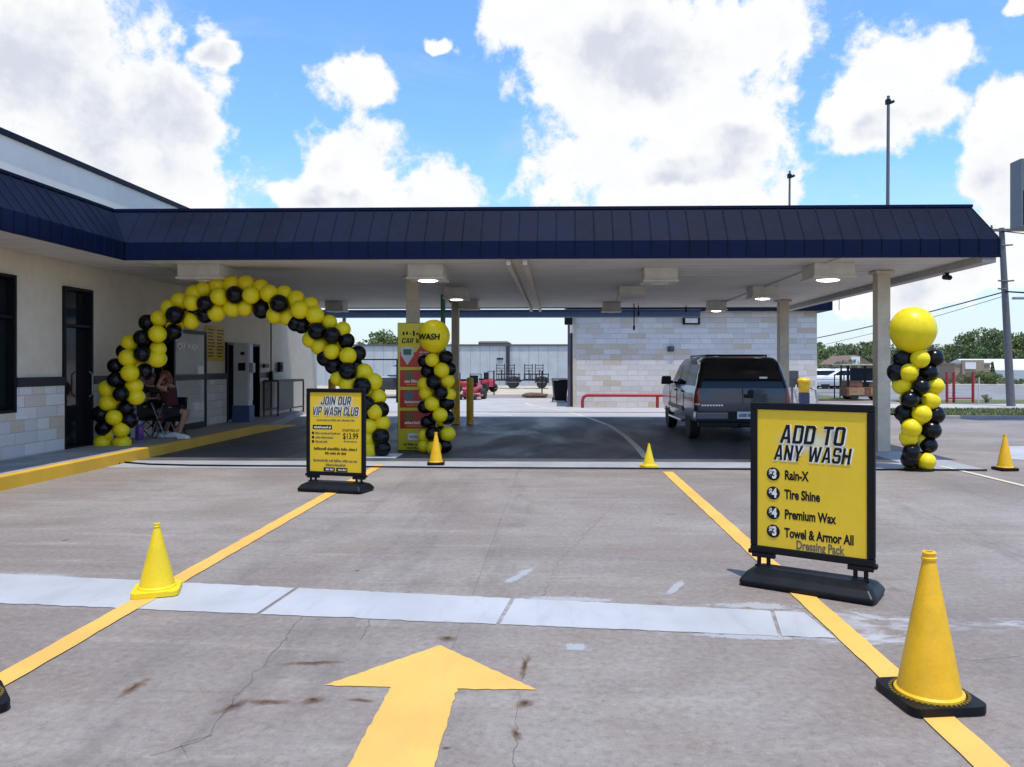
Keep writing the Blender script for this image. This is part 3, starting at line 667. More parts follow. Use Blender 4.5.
mb = MB(); mb.face([(XL, Y0, ZM), (XL, CF, ZM), (XL-IN, CF+IN, ZT), (XL-IN, Y0, ZT)]); mb.face([(XL-IN, Y0, ZT), (XL-IN, CF+IN, ZT), (XW, CF+IN, ZT), (XW, Y0, ZT)])
mb.face([(XL-IN, CF+IN, ZT), (XL-IN, CB-IN, ZT), (XW, CB-IN, ZT), (XW, CF+IN, ZT)]); mb.build('mansard_roof', NAVY, shop, wl=True, recalc=False)
mb = MB()
for k in range(62):
    y = CF-.12-k*.25
    if y > Y0: mb.tube([(XL+.003, y, ZS+.01), (XL+.003, y, ZM), (XL-IN, y, ZT+.003)], .013, 6)
mb.tube([(XL, CF, ZM), (XL-IN, CF+IN, ZT)], .014, 6); mb.b(XL-IN-.05, XL-IN+.03, Y0, CF+IN-.04, ZT-.01, ZT+.035); mb.build('standing_seams', NAVY, shop, wl=True)
GLASS = mat('dark window glass', (.012, .014, .017), .06, var=.2, spec=.6)
def framed(name, op, mull=(), trans=(), dep=.12):
    y0, y1, z0, z1 = op; f = MB(); q = .05; x0, x1 = XW-.14, XW+.05
    f.b(x0, x1, y0, y0+q, z0, z1); f.b(x0, x1, y1-q, y1, z0, z1); f.b(x0, x1, y0+q, y1-q, z1-q, z1); f.b(x0, x1, y0+q, y1-q, z0, z0+q)
    for m_ in mull: f.b(x0, x1-.02, m_-q/2, m_+q/2, z0+q, z1-q)
    for m_ in trans: f.b(x0, x1-.021, y0+q, y1-q, m_-q/2, m_+q/2)
    o = f.build(name, DKFR, shop, wl=True, bevel=.006)
    g = MB(); g.b(XW-dep, XW-dep+.02, y0+.01, y1-.01, z0+.01, z1-.01); g.build('pane', GLASS, o, wl=True)
    return o
framed('window', ops[0], mull=(9.4,), trans=(2.35,))
d1 = framed('door', ops[1], trans=(2.3, ))
mb = MB(); mb.tube([(XW+.03, ops[1][1]-.1, 1.05), (XW+.09, ops[1][1]-.1, 1.1), (XW+.09, ops[1][1]-.1, 1.45), (XW+.03, ops[1][1]-.1, 1.5)], .014, 8); mb.build('handle', GALV, d1, wl=True)
def recess(op):
    y0, y1, z0, z1 = op; mb = MB()
    mb.b(XW-1.6, XW-1.55, y0-.2, y1+.2, 0, z1+.1); mb.b(XW-1.55, XW-.25, y0-.25, y0-.2, 0, z1+.1); mb.b(XW-1.55, XW-.25, y1+.2, y1+.25, 0, z1+.1); mb.b(XW-1.55, XW-.252, y0-.2, y1+.2, z1+.02, z1+.08)
    mb.b(XW-1.55, XW-.252, y0-.2, y1+.2, KZ-.1, KZ-.004)
    o = mb.build('doorway', mat('dark interior shade', (.03, .03, .035), .8), shop, wl=True)  # shade of the unlit interior put into a near-black colour
    f = MB(); q = .06; f.b(XW-.2, XW+.062, y0, y0+q, z0, z1); f.b(XW-.2, XW+.062, y1-q, y1, z0, z1); f.b(XW-.2, XW+.062, y0+q, y1-q, z1-q, z1); f.build('door_frame', DKFR, o, wl=True)
recess(ops[2]); recess(ops[3])
# open glass door leaf against the wall with white lettering
dy0, dy1 = ydep(173, XW+.16), ydep(206, XW+.16)
lf = MB(); q = .07; x0, x1 = XW+.14, XW+.185
lf.b(x0, x1, dy0, dy0+q, KZ+.01, 2.4); lf.b(x0, x1, dy1-q, dy1, KZ+.01, 2.4); lf.b(x0, x1, dy0+q, dy1-q, 2.32, 2.4); lf.b(x0, x1, dy0+q, dy1-q, KZ+.01, KZ+.14); lf.b(x0, x1, dy0+q, dy1-q, 1.3, 1.4)
leaf = lf.build('glass_door', DKFR, shop, wl=True, bevel=.005)
mg, tg, bgm = base('clear door glass', .03, 0, (.75, .8, .82)); bgm.inputs['Alpha'].default_value = .22
mb = MB(); mb.b(XW+.158, XW+.164, dy0+.05, dy1-.05, KZ+.1, 2.35); mb.build('pane', mg, leaf, wl=True)
WLET = mat('white lettering', (.8, .8, .8), .5)
shl = shop.location
letters('lettering', 'CAR WASH', WLET, leaf, .2, Vector((XW+.168, (dy0+dy1)/2-.1, 2.02))-shl, (R(90), 0, R(90)), .95, .006)
mb = MB(); mb.b(XW+.17, XW+.172, dy1-.45, dy1-.15, 1.42, 1.6); mb.build('paper_notice', WLET, leaf, wl=True)
# price poster on the wall
py0, py1 = ydep(205), ydep(223)
po = thing('wall_poster', 'yellow wall poster with columns of dark print beside the open glass door', 'poster', (XW+.02, (py0+py1)/2, 1.72))
mb = MB(); mb.b(-.012, .012, (py0-py1)/2, (py1-py0)/2, 0, .85); mb.build('panel', mat('poster yellow', (.62, .42, .04), .6), po)
mb = MB(); rnd = random.Random(4)
for r_ in range(9):
    for c_ in range(2):
        a = (py0-py1)/2+.08+c_*(py1-py0)*.5; mb.b(.012, .0145, a, a+(py1-py0)*rnd.uniform(.25, .4), .1+r_*.08, .135+r_*.08)
mb.build('print', mat('brown print', (.12, .06, .01), .6), po)
# ------------------------------------------------------------------ stone wash building
SY = 30.4; sx0, sx1 = at(574, 400, SY).x, at(817, 400, SY).x
st = thing('stone_building', 'pale limestone building behind the dark truck with a navy roof edge', 'building', ((sx0+sx1)/2, SY+4, 0))
mb = MB(); mb.b(sx0, sx1, SY, SY+.3, 0, 3.85); mb.build('front_wall', m_stone('limestone front', 0, 1.0, .68, .205), st, wl=True)
mb = MB(); mb.b(sx0, sx0+.3, SY+.302, SY+9, 0, 3.85); mb.b(sx1-.3, sx1, SY+.302, SY+9, 0, 3.85); mb.b(sx0+.3, sx1-.3, SY+8.7, SY+9, 0, 3.85); mb.build('side_wall', m_stone('limestone side', 1, 1.0, .68, .205), st, wl=True)
mb = MB(); mb.b(sx0-.04, sx0+.1, SY-.02, SY+.1, 0, 3.7); mb.build('corner_board', CREAM, st, wl=True)
ov = .45; Zb, Zt = 3.72, 4.45; rf = MB()
A = [(sx0-.3, SY-ov), (sx1+ov, SY-ov), (sx1+ov, SY+9.4), (sx0-.3, SY+9.4)]
rf.prism(A, Zb, Zt); rf.build('roof_edge', NAVYB, st, wl=True, bevel=.02)
mb = MB()
for k in range(30): mb.b(sx0-.1+k*.35, sx0-.08+k*.35, SY-ov-.02, SY-ov-.001, Zb, Zt)
mb.build('roof_seams', NAVY, st, wl=True)
mb = MB(); mb.b(sx0-.36, sx0-.06, SY-.25, SY+.05, 3.2, 3.71); mb.build('gutter_box', DKFR, st, wl=True, bevel=.02)
mb = MB(); mb.b(sx0-.14, sx0-.045, SY+.3, SY+1.4, .02, 2.9); mb.build('side_door', mat('dark door paint', (.06, .05, .07), .5), st, wl=True)
mb = MB(); mb.cyl((sx0-.2, SY+.1, 0), (sx0-.2, SY+.1, 3.2), .05, .05, 10); mb.build('downpipe', mat('plum pipe paint', (.12, .08, .12), .5), st, wl=True)
a = at(691, 321, SY); fl = thing('floodlight', 'small square black rimmed floodlight high on the stone wall', 'floodlight', (a.x, SY-.02, a.z-.14))
mb = MB(); mb.b(-.33, .33, -.1, .0, 0, .30); mb.build('housing', DKFR, fl, bevel=.02)
mb = MB(); mb.b(-.24, .24, -.108, -.101, .06, .24); mb.build('lens', LENSOFF, fl)
a = at(670.5, 349, SY); mb = MB(); mb.b(a.x-.12, a.x+.12, SY-.08, SY-.002, a.z-.1, a.z+.1); mb.b(a.x-.04, a.x+.13, SY-.13, SY-.081, a.z-.03, a.z+.11)
tag(mb.build('wall_socket', mat('dark grey box', (.06, .06, .07), .5), bevel=.01), 'small dark box on the stone wall left of the truck roof', 'box')
RED = mat('red guard paint', (.36, .016, .025), .45, var=.2, vs=4)
a, c = at(582.5, 400, 29.9), at(664, 400, 29.9); zt = at(600, 394.5, 29.9).z
gr = thing('guard_rail', 'bent red pipe rail along the foot of the stone wall', 'guard rail', ((a.x+c.x)/2, 29.9, 0))
hw = (c.x-a.x)/2; zt = .48
mb = MB(); mb.tube([(-hw, 0, 0), (-hw, 0, zt-.18), (-hw+.05, 0, zt-.06), (-hw+.17, 0, zt), (hw-.17, 0, zt), (hw+.6, 0, zt)], .062, 12); mb.build('rail', RED, gr, smooth='auto')
mb = MB(); mb.cyl((hw-.25, 0, 0), (hw-.25, 0, zt), .06, .06, 12); mb.build('post', RED, gr, smooth='auto')
# ------------------------------------------------------------------ cones
CONEY = mat('yellow cone plastic', (.83, .46, .010), .42, var=.11, vs=7, bmp=.05, bs=30)
CONEW = mat('weathered cone plastic', (.84, .60, .010), .45, var=.08, vs=5, bmp=.05, bs=30)
def cone(px, py, h, lab, black=True, rz=.2, my=None, bw=.19):
    my = my or CONEY
    p = lvl(px, py); o = thing('traffic_cone', lab, 'traffic cone', (p.x, p.y, 0), rz, 'yellow traffic cones')
    rb = h*(.2 if black else .235)
    mb = MB(); q = h*(.262 if black else .31); k = q*.28
    poly = [(sx*(q-k)+k*math.cos(R(a0+i*22.5)), sy*(q-k)+k*math.sin(R(a0+i*22.5))) for sx, sy, a0 in ((1, 1, 0), (-1, 1, 90), (-1, -1, 180), (1, -1, 270)) for i in range(5)]
    mb.prism(poly, .004, .042)
    for sx in (-1, 1):
        for sy in (-1, 1): mb.b(sx*q*.62-.03, sx*q*.62+.03, sy*q*.62-.03, sy*q*.62+.03, 0, .006)
    mb.build('base', BLKP if black else my, o, bevel=.012)
    mb = MB()
    prof = [(rb*1.10, .04), (rb*1.09, .052), (rb*1.0, .06), (rb*.985, .07)]
    r1 = h*.042
    for i in range(1, 9): prof.append((rb*.985+(r1-rb*.985)*i/8, .07+(h*.94-.07)*i/8))
    prof += [(r1*1.15, h*.945), (r1*1.18, h*.96), (r1*1.0, h*.965), (r1*.98, h*.985), (r1*1.1, h*.992), (r1*1.0, h), (r1*.6, h), (r1*.55, h*.95)]
    mb.lathe(prof, 40); mb.build('cone_body', my, o, smooth='auto')
    if black:
        mb = MB()
        for i in range(44):
            a = 2*math.pi*i/44; mb.b(rb*1.15, rb*1.25, -.006, .006, .040, .047, tm(rz=a))
        mb.build('tread_ring', mat('yellow moulded ring', (.16, .11, .012), .5), o)
    return o
cone(929, 700, .712, 'largest yellow cone with black base, in front of the nearer price board', rz=.12)
cone(157, 592.5, .49, 'yellow cone with yellow base standing on the white stripe at the left', False, .35, CONEW)
cone(436, 464.5, .525, 'yellow cone with black base in front of the tall menu board', rz=.1)
cone(649, 467.5, .38, 'small yellow cone with yellow base at the end of the right yellow line', False, .3, CONEW)
cone(1005, 470, .555, 'yellow cone with black base standing alone right of the balloon column', rz=.1)
cone(-42, 709, .712, 'yellow cone at the left edge of which only the black base corner shows', rz=.75)
# ------------------------------------------------------------------ sign boards on weighted bases
SIGNY = mat('sign face yellow', (.80, .53, .02), .38, var=.05, vs=2)
INK = mat('sign ink', (.010, .012, .016), .6, spec=.15); INKW = mat('sign white ink', (.75, .74, .66), .5); GREYI = mat('grey ink', (.12, .11, .08), .5)
def board(name, lab, p, rz, w, h, z0):
    o = thing(name, lab, 'sign board', (p.x, p.y, 0), rz)
    b = MB(); bw = w*.53; bd = .2
    b.loft([[(-bw*.98, -bd*.95, 0), (bw*.98, -bd*.95, 0), (bw, -bd*.7, 0), (bw, bd*.7, 0), (bw*.98, bd*.95, 0), (-bw*.98, bd*.95, 0), (-bw, bd*.7, 0), (-bw, -bd*.7, 0)],
            [(-bw*1.0, -bd, .035), (bw*1.0, -bd, .035), (bw*1.03, -bd*.7, .035), (bw*1.03, bd*.7, .035), (bw, bd, .035), (-bw, bd, .035), (-bw*1.03, bd*.7, .035), (-bw*1.03, -bd*.7, .035)],
            [(-bw*.92, -bd*.78, .085), (bw*.92, -bd*.78, .085), (bw*.95, -bd*.5, .085), (bw*.95, bd*.5, .085), (bw*.92, bd*.78, .085), (-bw*.92, bd*.78, .085), (-bw*.95, bd*.5, .085), (-bw*.95, -bd*.5, .085)],
            [(-bw*.78, -bd*.34, .118), (bw*.78, -bd*.34, .118), (bw*.80, -bd*.2, .118), (bw*.80, bd*.2, .118), (bw*.78, bd*.34, .118), (-bw*.78, bd*.34, .118), (-bw*.80, bd*.2, .118), (-bw*.80, -bd*.2, .118)]])
    b.build('base', BLKP, o, bevel=.012)
    for s in (-1, 1):
        l = MB(); x = s*w*.39
        l.cyl((x-.035, 0, .1), (x-.035, 0, z0+.02), .016, .016, 10); l.cyl((x+.035, 0, .1), (x+.035, 0, z0+.02), .016, .016, 10)
        l.b(x-.085, x+.085, -.022, .022, z0-.035, z0-.002); l.b(x-.06, x+.06, -.03, .03, .112, .125); l.build('leg', BLKP, o, bevel=.004)
    f = MB(); q = .052*w/.86; t_ = .024
    f.b(-w/2, w/2, -t_, t_, z0, z0+q); f.b(-w/2, w/2, -t_, t_, z0+h-q, z0+h); f.b(-w/2, -w/2+q, -t_, t_, z0+q, z0+h-q); f.b(w/2-q, w/2, -t_, t_, z0+q, z0+h-q)
    for sx in (-1, 1): f.b(sx*w/2-.016, sx*w/2+.016, -t_-.004, t_+.004, z0-.012, z0+.02)
    f.build('frame', DKFR, o, bevel=.008)
    g = MB(); g.b(-w/2+q-.005, w/2-q+.005, -.012, .012, z0+q-.005, z0+h-q+.005); face = g.build('poster', SIGNY, o)
    return o, face
FY = -.0125
def txt(face, body, m, size, x, z, sx=.8, off=.0, shear=0., align='CENTER', sp=1., ext=.001, y=FY): return letters('lettering', body, m, face, size, (x, y, z), (R(90), 0, 0), sx, off, shear, ext, align, sp)
# add-on price board (right)
wd = .90
pA, pB = lvl(743+12, 580), lvl(883-12, 598)
p = (pA+pB)/2; rz = math.atan2(pB.y-pA.y, pB.x-pA.x)
S2 = dict(w=.87, h=1.115, z0=.215)
o, fc = board('price_board', 'nearer black framed yellow board listing add on wash prices, on a black weighted base', p, rz, **S2)
glow = MB()
gp = [(-.19, .945), (-.05, .93), (.0, .965), (.09, .935), (.20, .95), (.13, 1.02), (.19, 1.10), (.06, 1.075), (.0, 1.13), (-.06, 1.08), (-.17, 1.11), (-.12, 1.02)]
mg_, tg_, bg_ = base('pale burst print', .4, 0, (.80, .76, .52))
tc = tg_.xyz(tg_.new('ShaderNodeTexCoord').outputs['Generated']); u = tg_.math('SUBTRACT', tc[0], .5); v = tg_.math('SUBTRACT', tc[2], .5)
rr_ = tg_.math('SQRT', tg_.math('ADD', tg_.math('MULTIPLY', u, u), tg_.math('MULTIPLY', v, v))); tg_.l.new(tg_.math('MULTIPLY', tg_.ss(rr_, .5, .05), .85), bg_.inputs['Alpha'])
mb = MB(); mb.face([(-.30, FY-.0006, .93), (.30, FY-.0006, .93), (.30, FY-.0006, 1.18), (-.30, FY-.0006, 1.18)]); mb.build('burst_print', mg_, fc)
def heading(face, body, h, x, z, wdt, m):
    block('lettering', body, INKW, face, h, (x+.004, FY-.0012, z-.004), wdt, .0055); block('lettering', body, m, face, h, (x, FY-.0026, z), wdt)
heading(fc, 'ADD TO', .135, .015, 1.105, .445, INK); heading(fc, 'ANY WASH', .112, .012, .968, .53, INK)
rows = [('3', 'Rain-X', .805), ('4', 'Tire Shine', .665), ('4', 'Premium Wax', .52), ('3', 'Towel & Armor All', .385)]
for pr, tx, z in rows:
    mb = MB(); mb.cyl((-.265, FY, z), (-.265, FY-.003, z), .048, .048, 28); mb.build('price_disc', INK, fc, smooth='auto')
    txt(fc, '$', INKW, .058, -.284, z+.010, .8, .002, y=FY-.0035); txt(fc, pr, INKW, .09, -.256, z-.002, .78, .004, y=FY-.0035)
    txt(fc, tx, INK, .094, -.183, z-.004, .645, .0034, align='LEFT')
txt(fc, 'Dressing Pack', GREYI, .088, .065, .302, .66, .0026)
# club board (left)
pA, pB = lvl(300, 491), lvl(371, 491); p = (pA+pB)/2; p = lvl(336, 490.5)
o, fc = board('club_board', 'farther black framed yellow board about joining the wash club, standing on the left yellow line', p, R(-14), .84, 1.12, .19)
BLUEI = mat('deep blue ink', (.03, .05, .10), .5)
mb = MB(); mb.face([(-.36, FY-.0006, .98), (.36, FY-.0006, .98), (.36, FY-.0006, 1.24), (-.36, FY-.0006, 1.24)]); mb.build('burst_print', mg_, fc)
heading(fc, 'JOIN OUR', .105, .01, 1.155, .43, BLUEI); heading(fc, 'VIP WASH CLUB', .112, 0, 1.02, .655, BLUEI)
def dashes(parent, x0, x1, z, hgt, m, seed, y=FY-.0004, al='C'):
    """a line of print too small to read: word-long runs of short strokes"""
    rnd = random.Random(seed); mb = MB(); x = x0
    while x < x1:
        wl_ = rnd.uniform(2, 6)*hgt*.55; e = min(x1, x+wl_); c = x
        while c < e:
            k = hgt*rnd.uniform(.34, .5); hh = hgt*rnd.choice((.7, .7, 1.0)); mb.b(c, c+k*.72, y-.001, y, z-hgt/2, z-hgt/2+hh); c += k
        x = e+hgt*.45
    return mb.build('small_print', m, parent)
dashes(fc, -.27, .27, .905, .024, GREYI, 1)
mb = MB(); mb.b(-.33, -.05, FY-.001, FY, .785, .84); mb.build('heading_bar', INK, fc); dashes(fc, -.31, -.07, .812, .03, INKW, 2, FY-.0012)
for i, z in enumerate((.735, .68, .625)):
    mb = MB(); mb.cyl((-.325, FY, z), (-.325, FY-.002, z), .018, .018, 14); mb.build('bullet', INK, fc); dashes(fc, -.29, (.06, -.04, -.12)[i], z, .026, GREYI, 5+i)
txt(fc, 'STARTING AT', INK, .046, .22, .775, .85, .0006); txt(fc, '$13.99', INK, .108, .215, .70, .74, .0016)
dashes(fc, .12, .31, .635, .018, GREYI, 11); dashes(fc, -.31, .31, .535, .036, INK, 12); dashes(fc, -.15, .15, .48, .034, INK, 13)
dashes(fc, -.32, .32, .385, .034, GREYI, 14); dashes(fc, -.14, .14, .33, .034, GREYI, 15)
for x in (-.09, .09):
    mb = MB(); mb.b(x-.08, x+.08, FY-.0015, FY, .245, .295); mb.build('badge', INK, fc); dashes(fc, x-.05, x+.065, .27, .024, INKW, 20+int(x*100), FY-.0018)
# ------------------------------------------------------------------ tall menu board
MY = 14.75; a, c = at(398, 449, MY), at(440, 449, MY); wdt = c.x-a.x; hgt = 2.42
mn = thing('menu_board', 'tall yellow free standing menu with four red panels beside a balloon column', 'menu board', ((a.x+c.x)/2, MY, .0))
MENUY = mat('menu yellow', (.66, .56, .02), .4, var=.06, vs=2); MRED = mat('menu red', (.52, .03, .015), .4, var=.1, vs=4)
mb = MB(); mb.b(-wdt/2, wdt/2, -.05, .05, 0, hgt); mb.build('cabinet', mat('menu side', (.10, .12, .03), .5), mn, bevel=.01)
mb = MB(); mb.b(-wdt/2+.012, wdt/2-.012, -.056, -.051, .012, hgt-.012); fc = mb.build('face', MENUY, mn)
def mtxt(body, m, size, x, z, sx, off=0., sh=0.): return letters('lettering', body, m, fc, size, (x, -.0575, z), (R(90), 0, 0), sx, off, sh, .001)
block('lettering', 'CAR WASH', INK, fc, .095, (-.02, -.0575, hgt-.34), .58)
mb = MB(); rnd = random.Random(3)
for i in range(9): x = -.3+i*.065; mb.b(x, x+.035, -.0585, -.057, hgt-.24+rnd.uniform(-.01, .05), hgt-.205+rnd.uniform(0, .06))
mb.build('emblem_print', INK, fc)
z1 = hgt-.44; hs = [.40, .32, .34, .34]
for i, hh in enumerate(hs):
    mb = MB(); poly = [(-wdt/2+.05, z1-hh), (wdt/2-.05, z1-hh), (wdt/2-.05, z1), (-wdt/2+.05, z1)] if i else [(-wdt/2+.05, z1-hh), (wdt/2-.05, z1-hh), (wdt/2-.05, z1-.1), (.05, z1+.02), (-.05, z1-.12), (-wdt/2+.05, z1-.12)]
    mb.prism([(x, -z) for x, z in poly], .0565, .059, Matrix(((1, 0, 0, 0), (0, 0, -1, 0), (0, -1, 0, 0), (0, 0, 0, 1))))
    pn = mb.build('price_panel', MRED, fc)
    cx = -wdt/2+.19
    if i == 0:
        mb = MB(); sh = [(cx-.12, z1-.02), (cx+.12, z1-.02), (cx+.12, z1-.18), (cx, z1-.36), (cx-.12, z1-.18)]
        M_ = Matrix(((1, 0, 0, 0), (0, 0, -1, 0), (0, 1, 0, 0), (0, 0, 0, 1)))
        mb.prism(sh, .0595, .061, M_); mb.build('shield', mat('silver print', (.55, .56, .55), .4), pn)
        mb = MB(); mb.prism([(cx-.08, z1-.06), (cx+.08, z1-.06), (cx+.07, z1-.17), (cx-.07, z1-.17)], .0612, .062, M_); mb.build('shield_band', mat('green print', (.03, .16, .10), .5), pn)
        for k in range(5): dashes(pn, .02, .28, z1-.12-k*.055, .03, INKW, 40+k, -.0596)
    else:
        mb = MB(); mb.cyl((cx+.03, -.0595, z1-hh*.32), (cx+.03, -.061, z1-hh*.32), .095, .095, 20); mb.build('roundel', mat('blue grey print', (.10, .14, .16), .4) if i == 2 else mat('olive print', (.16, .12, .03), .4), pn)
        dashes(pn, -.26, .28, z1-hh*.66, .06, INKW, 50+i, -.0596); dashes(pn, -.22, .2, z1-hh*.85, .03, mat('orange print', (.7, .35, .03), .5), 60+i, -.0596)
    z1 -= hh+.055
mb = MB(); mb.b(-.2, .2, -.0585, -.0565, z1-.16, z1-.03); mb.build('white_panel', INKW, fc)
dashes(fc, -.16, .16, z1-.095, .04, GREYI, 71, -.0588); dashes(fc, -.28, .28, z1-.24, .045, INK, 72, -.057); dashes(fc, -.22, .22, z1-.31, .035, INK, 73, -.057)
# ------------------------------------------------------------------ balloons
BALY = mat('yellow latex', (.84, .655, .010), .34, var=.07, vs=3, spec=.3)
BALK = mat('black latex', (.003, .0033, .0045), .24, var=.2, vs=3, spec=.3)
_bm = {}
def balloon_mesh(kind):
    if kind not in _bm:
        mb = MB(); prof = [(.0005, -1.13), (.09, -1.12), (.05, -1.06), (.07, -1.0)]
        for i in range(1, 15):
            th = math.pi*i/15; z = -math.cos(th); r = math.sin(th)*(1-.07*max(0, -z)); prof.append((max(r, .08), z*1.02))
        prof.append((.001, 1.02)); mb.lathe(prof, 22)
        o = mb.build('balloon', BALY if kind == 'Y' else BALK, smooth=True, origin=False); _bm[kind] = o.data; bpy.data.objects.remove(o)
    return _bm[kind]
rb_ = random.Random(11)
def balloon(parent, loc, r, kind, name='balloon', lab=None, tilt=None):
    o = bpy.data.objects.new(name, balloon_mesh(kind)); COL.objects.link(o); o.parent = parent; o.location = loc
    s = r*rb_.uniform(.88, 1.06); o.scale = (s, s, s*1.03)
    v = tilt if tilt is not None else Vector((rb_.uniform(-1, 1), rb_.uniform(-1, 1), rb_.uniform(-1, 1)))
    o.rotation_mode = 'QUATERNION'; o.rotation_quaternion = v.to_track_quat('Z', 'Y')
    if lab: o['label'] = lab
    return o
def cluster(root, pts, axis, Y, r, R_):
    """balloons of one garland: each pushed towards or away from the viewer side round the garland's core line"""
    core = [at(x, y, Y) for x, y in axis]; loc0 = root.location
    out = []
    for k, x, y in pts:
        p = at(x, y, Y); best = None
        for a, c in zip(core, core[1:]):
            tt = max(0, min(1, (p-a).dot(c-a)/(c-a).length_squared)); q = a+(c-a)*tt
            if best is None or (p-q).length < (p-best).length: best = q
        d = (p-best).length; off = math.sqrt(max(0.0, R_*R_-d*d)) if d < R_ else -.02
        p2 = at(x, y, Y-off); v = p2-best
        if v.length < .01: v = Vector((0, -1, 0))
        balloon(root, p2-loc0, r, k, tilt=v.normalized()+Vector((rb_.uniform(-.3, .3), rb_.uniform(-.3, .3), rb_.uniform(-.3, .3))))
    return core
def core_frame(root, core, r=.012):
    mb = MB(); mb.tube([p-root.location for p in core], r, 8); mb.build('frame', GALV, root)
def rear_mass(root, core, step, R_, r, seed):
    """the far side of the garland, balloon pressed to balloon"""
    rnd = random.Random(seed)
    for kind in 'YK':
        mb = MB(); k = 0
        for a, c in zip(core, core[1:]):
            n = max(1, round((c-a).length/step))
            for i in range(n):
                q = a+(c-a)*((i+.5)/n)-root.location; k += 1
                for s in (-1, 1):
                    kk = 'Y' if (k//2+(s > 0)) % 2 else 'K'
                    if kk != kind: continue
                    d = (c-a).normalized(); side = d.cross(Vector((0, 1, 0)))
                    mb.sph(q+side*s*R_*.55+Vector((0, R_*.72, 0)), r*rnd.uniform(.95, 1.03), (1, 1, 1.02), 16, 10)
        o = mb.build('rear_balloons', BALY if kind == 'Y' else BALK, root, smooth=True); o['kind'] = 'stuff'; o['label'] = 'far side of the garland'
AY = 13.75
arch_pts = [tuple(q) for q in [
 ('Y',103,443),('Y',122,443),('K',104,428),('Y',121,430),('K',101,414),('Y',114,417.5),('K',129,420),('Y',108.5,403),('K',126,408),('Y',107,389),('K',121,394),('Y',136,397),('K',116,380),('Y',134,386),('K',116,366),('Y',130,373),('K',145,371),('K',125,352),('Y',128,358),('K',142,354),('Y',157,358.5),('Y',130,343.5),('K',142,338),('Y',158,348.5),('Y',157.5,334),('K',147.5,323),('K',174,331.5),('Y',159,318.5),('K',175,315),('Y',169,307.5),('Y',180,301),('Y',191,321),('Y',192,303),('K',205,303.5),('K',205,315),('Y',204,290),('Y',195,294),('Y',219,297),('Y',216.5,312.5),('Y',218,285.5),('Y',232,285),('K',235,295),('Y',232,308),('Y',246,284.5),('Y',251,295.5),('Y',245,307.5),('K',262,309.5),('Y',261,288),('Y',269,293.5),('Y',284,293.5),('K',279,303.6),('Y',275,315),('Y',288,317),('Y',296,299),('Y',300,310),('Y',310.5,305),('Y',315,315.5),('K',302,325.5),('K',296,323),('K',317,331),('Y',329,322.5),('K',332,335.5),('Y',342.5,329.5),('K',346.5,341),('Y',311,339.5),('Y',320,346),('Y',332,351.5),('K',358,353.7),('Y',348,355.8),('K',326,357.6),('K',334,365.5),('K',348,371),('Y',363.6,372.5),('Y',338.6,378),('Y',348,383.5),('K',362,386.6),('Y',373,382),('Y',377.7,397.4),('Y',375,412),('K',366.8,404),('Y',382,423),('K',380,410),('Y',369.5,426.6),('K',380.5,436.7),('K',382,448.5),('Y',367.7,438.5),('Y',369.5,450)]]
axis = [(113, 450), (114, 425), (118, 395), (127, 370), (143, 345), (163, 326), (185, 311), (212, 301), (240, 296.5), (265, 299), (290, 306), (312, 320), (332, 340), (346, 362), (358, 385), (371, 405), (375, 430), (376, 455)]
m_ = at(243, 296, AY)
arch = thing('balloon_arch', 'large arch of yellow and black balloons spanning from the walk to the lane', 'balloon arch', (m_.x, AY, 0))
core = cluster(arch, arch_pts, axis, AY, .155, .155)
core[0].z = KZ; core_frame(arch, core); rear_mass(arch, core, .29, .155, .15, 5)
mb = MB(); q = core[-1]-arch.location; q0 = core[0]-arch.location
mb.b(q.x-.12, q.x+.42, -.3, .3, .001, .02); mb.build('foot_plate', mat('white foot plate', (.7, .7, .7), .6), arch, bevel=.004)
CY = 12.15
c1_pts = [('K',902.5,359),('Y',920,359),('K',934,358),('Y',909,372.5),('K',928.5,372.5),('K',897.5,372),('Y',902.5,385.4),('K',920.8,386.8),('Y',934.5,386),('Y',930,400.5),('K',910,399.6),('K',904,413),('Y',921.6,414),('K',935,415),('Y',911.5,428),('K',930.6,430),('Y',908.7,438),('K',928.5,445),('K',911.5,452),('K',910,459),('Y',926.5,461.5)]
m_ = at(918, 470, CY)
col1 = thing('balloon_column', 'balloon column with a huge plain yellow balloon beside the front right pillar', 'balloon column', (m_.x, CY, 0), 0, 'balloon columns')
core = cluster(col1, c1_pts, [(916, 350), (917, 410), (919, 471)], CY, .145, .15); core_frame(col1, core); rear_mass(col1, core, .28, .15, .135, 6)
balloon(col1, at(912.8, 330.5, CY)-col1.location, .355, 'Y', 'large_balloon', 'huge yellow balloon on top', Vector((0, 0, 1)))
mb = MB(); mb.cyl((0, 0, 0), (0, 0, .025), .2, .2, 24); mb.build('foot_plate', BLKP, col1)
CY = 14.25
c2_pts = [('Y',432,360),('K',446,357.5),('K',424.6,361),('Y',441.5,370.4),('K',428,371.6),('K',449,369),('K',433.5,382),('Y',447,381),('Y',424.6,384),('Y',426.5,393.4),('K',440.6,392.7),('Y',449,395),('K',447,403.3),('Y',432,403.8),('Y',440,415),('K',427,422),('K',424.6,407),('K',447,417.4),('K',433,434),('Y',447.6,434),('Y',424.6,436),('Y',424.6,446),('K',444.6,446),('Y',434,448)]
m_ = at(437, 454, CY)
col2 = thing('balloon_column', 'balloon column with a large printed yellow balloon in front of the menu board', 'balloon column', (m_.x, CY, 0), 0, 'balloon columns')
core = cluster(col2, c2_pts, [(436, 350), (436, 400), (436.5, 453)], CY, .135, .14); core_frame(col2, core); rear_mass(col2, core, .27, .14, .125, 7)
bc = at(434, 336.5, CY-.05)-col2.location
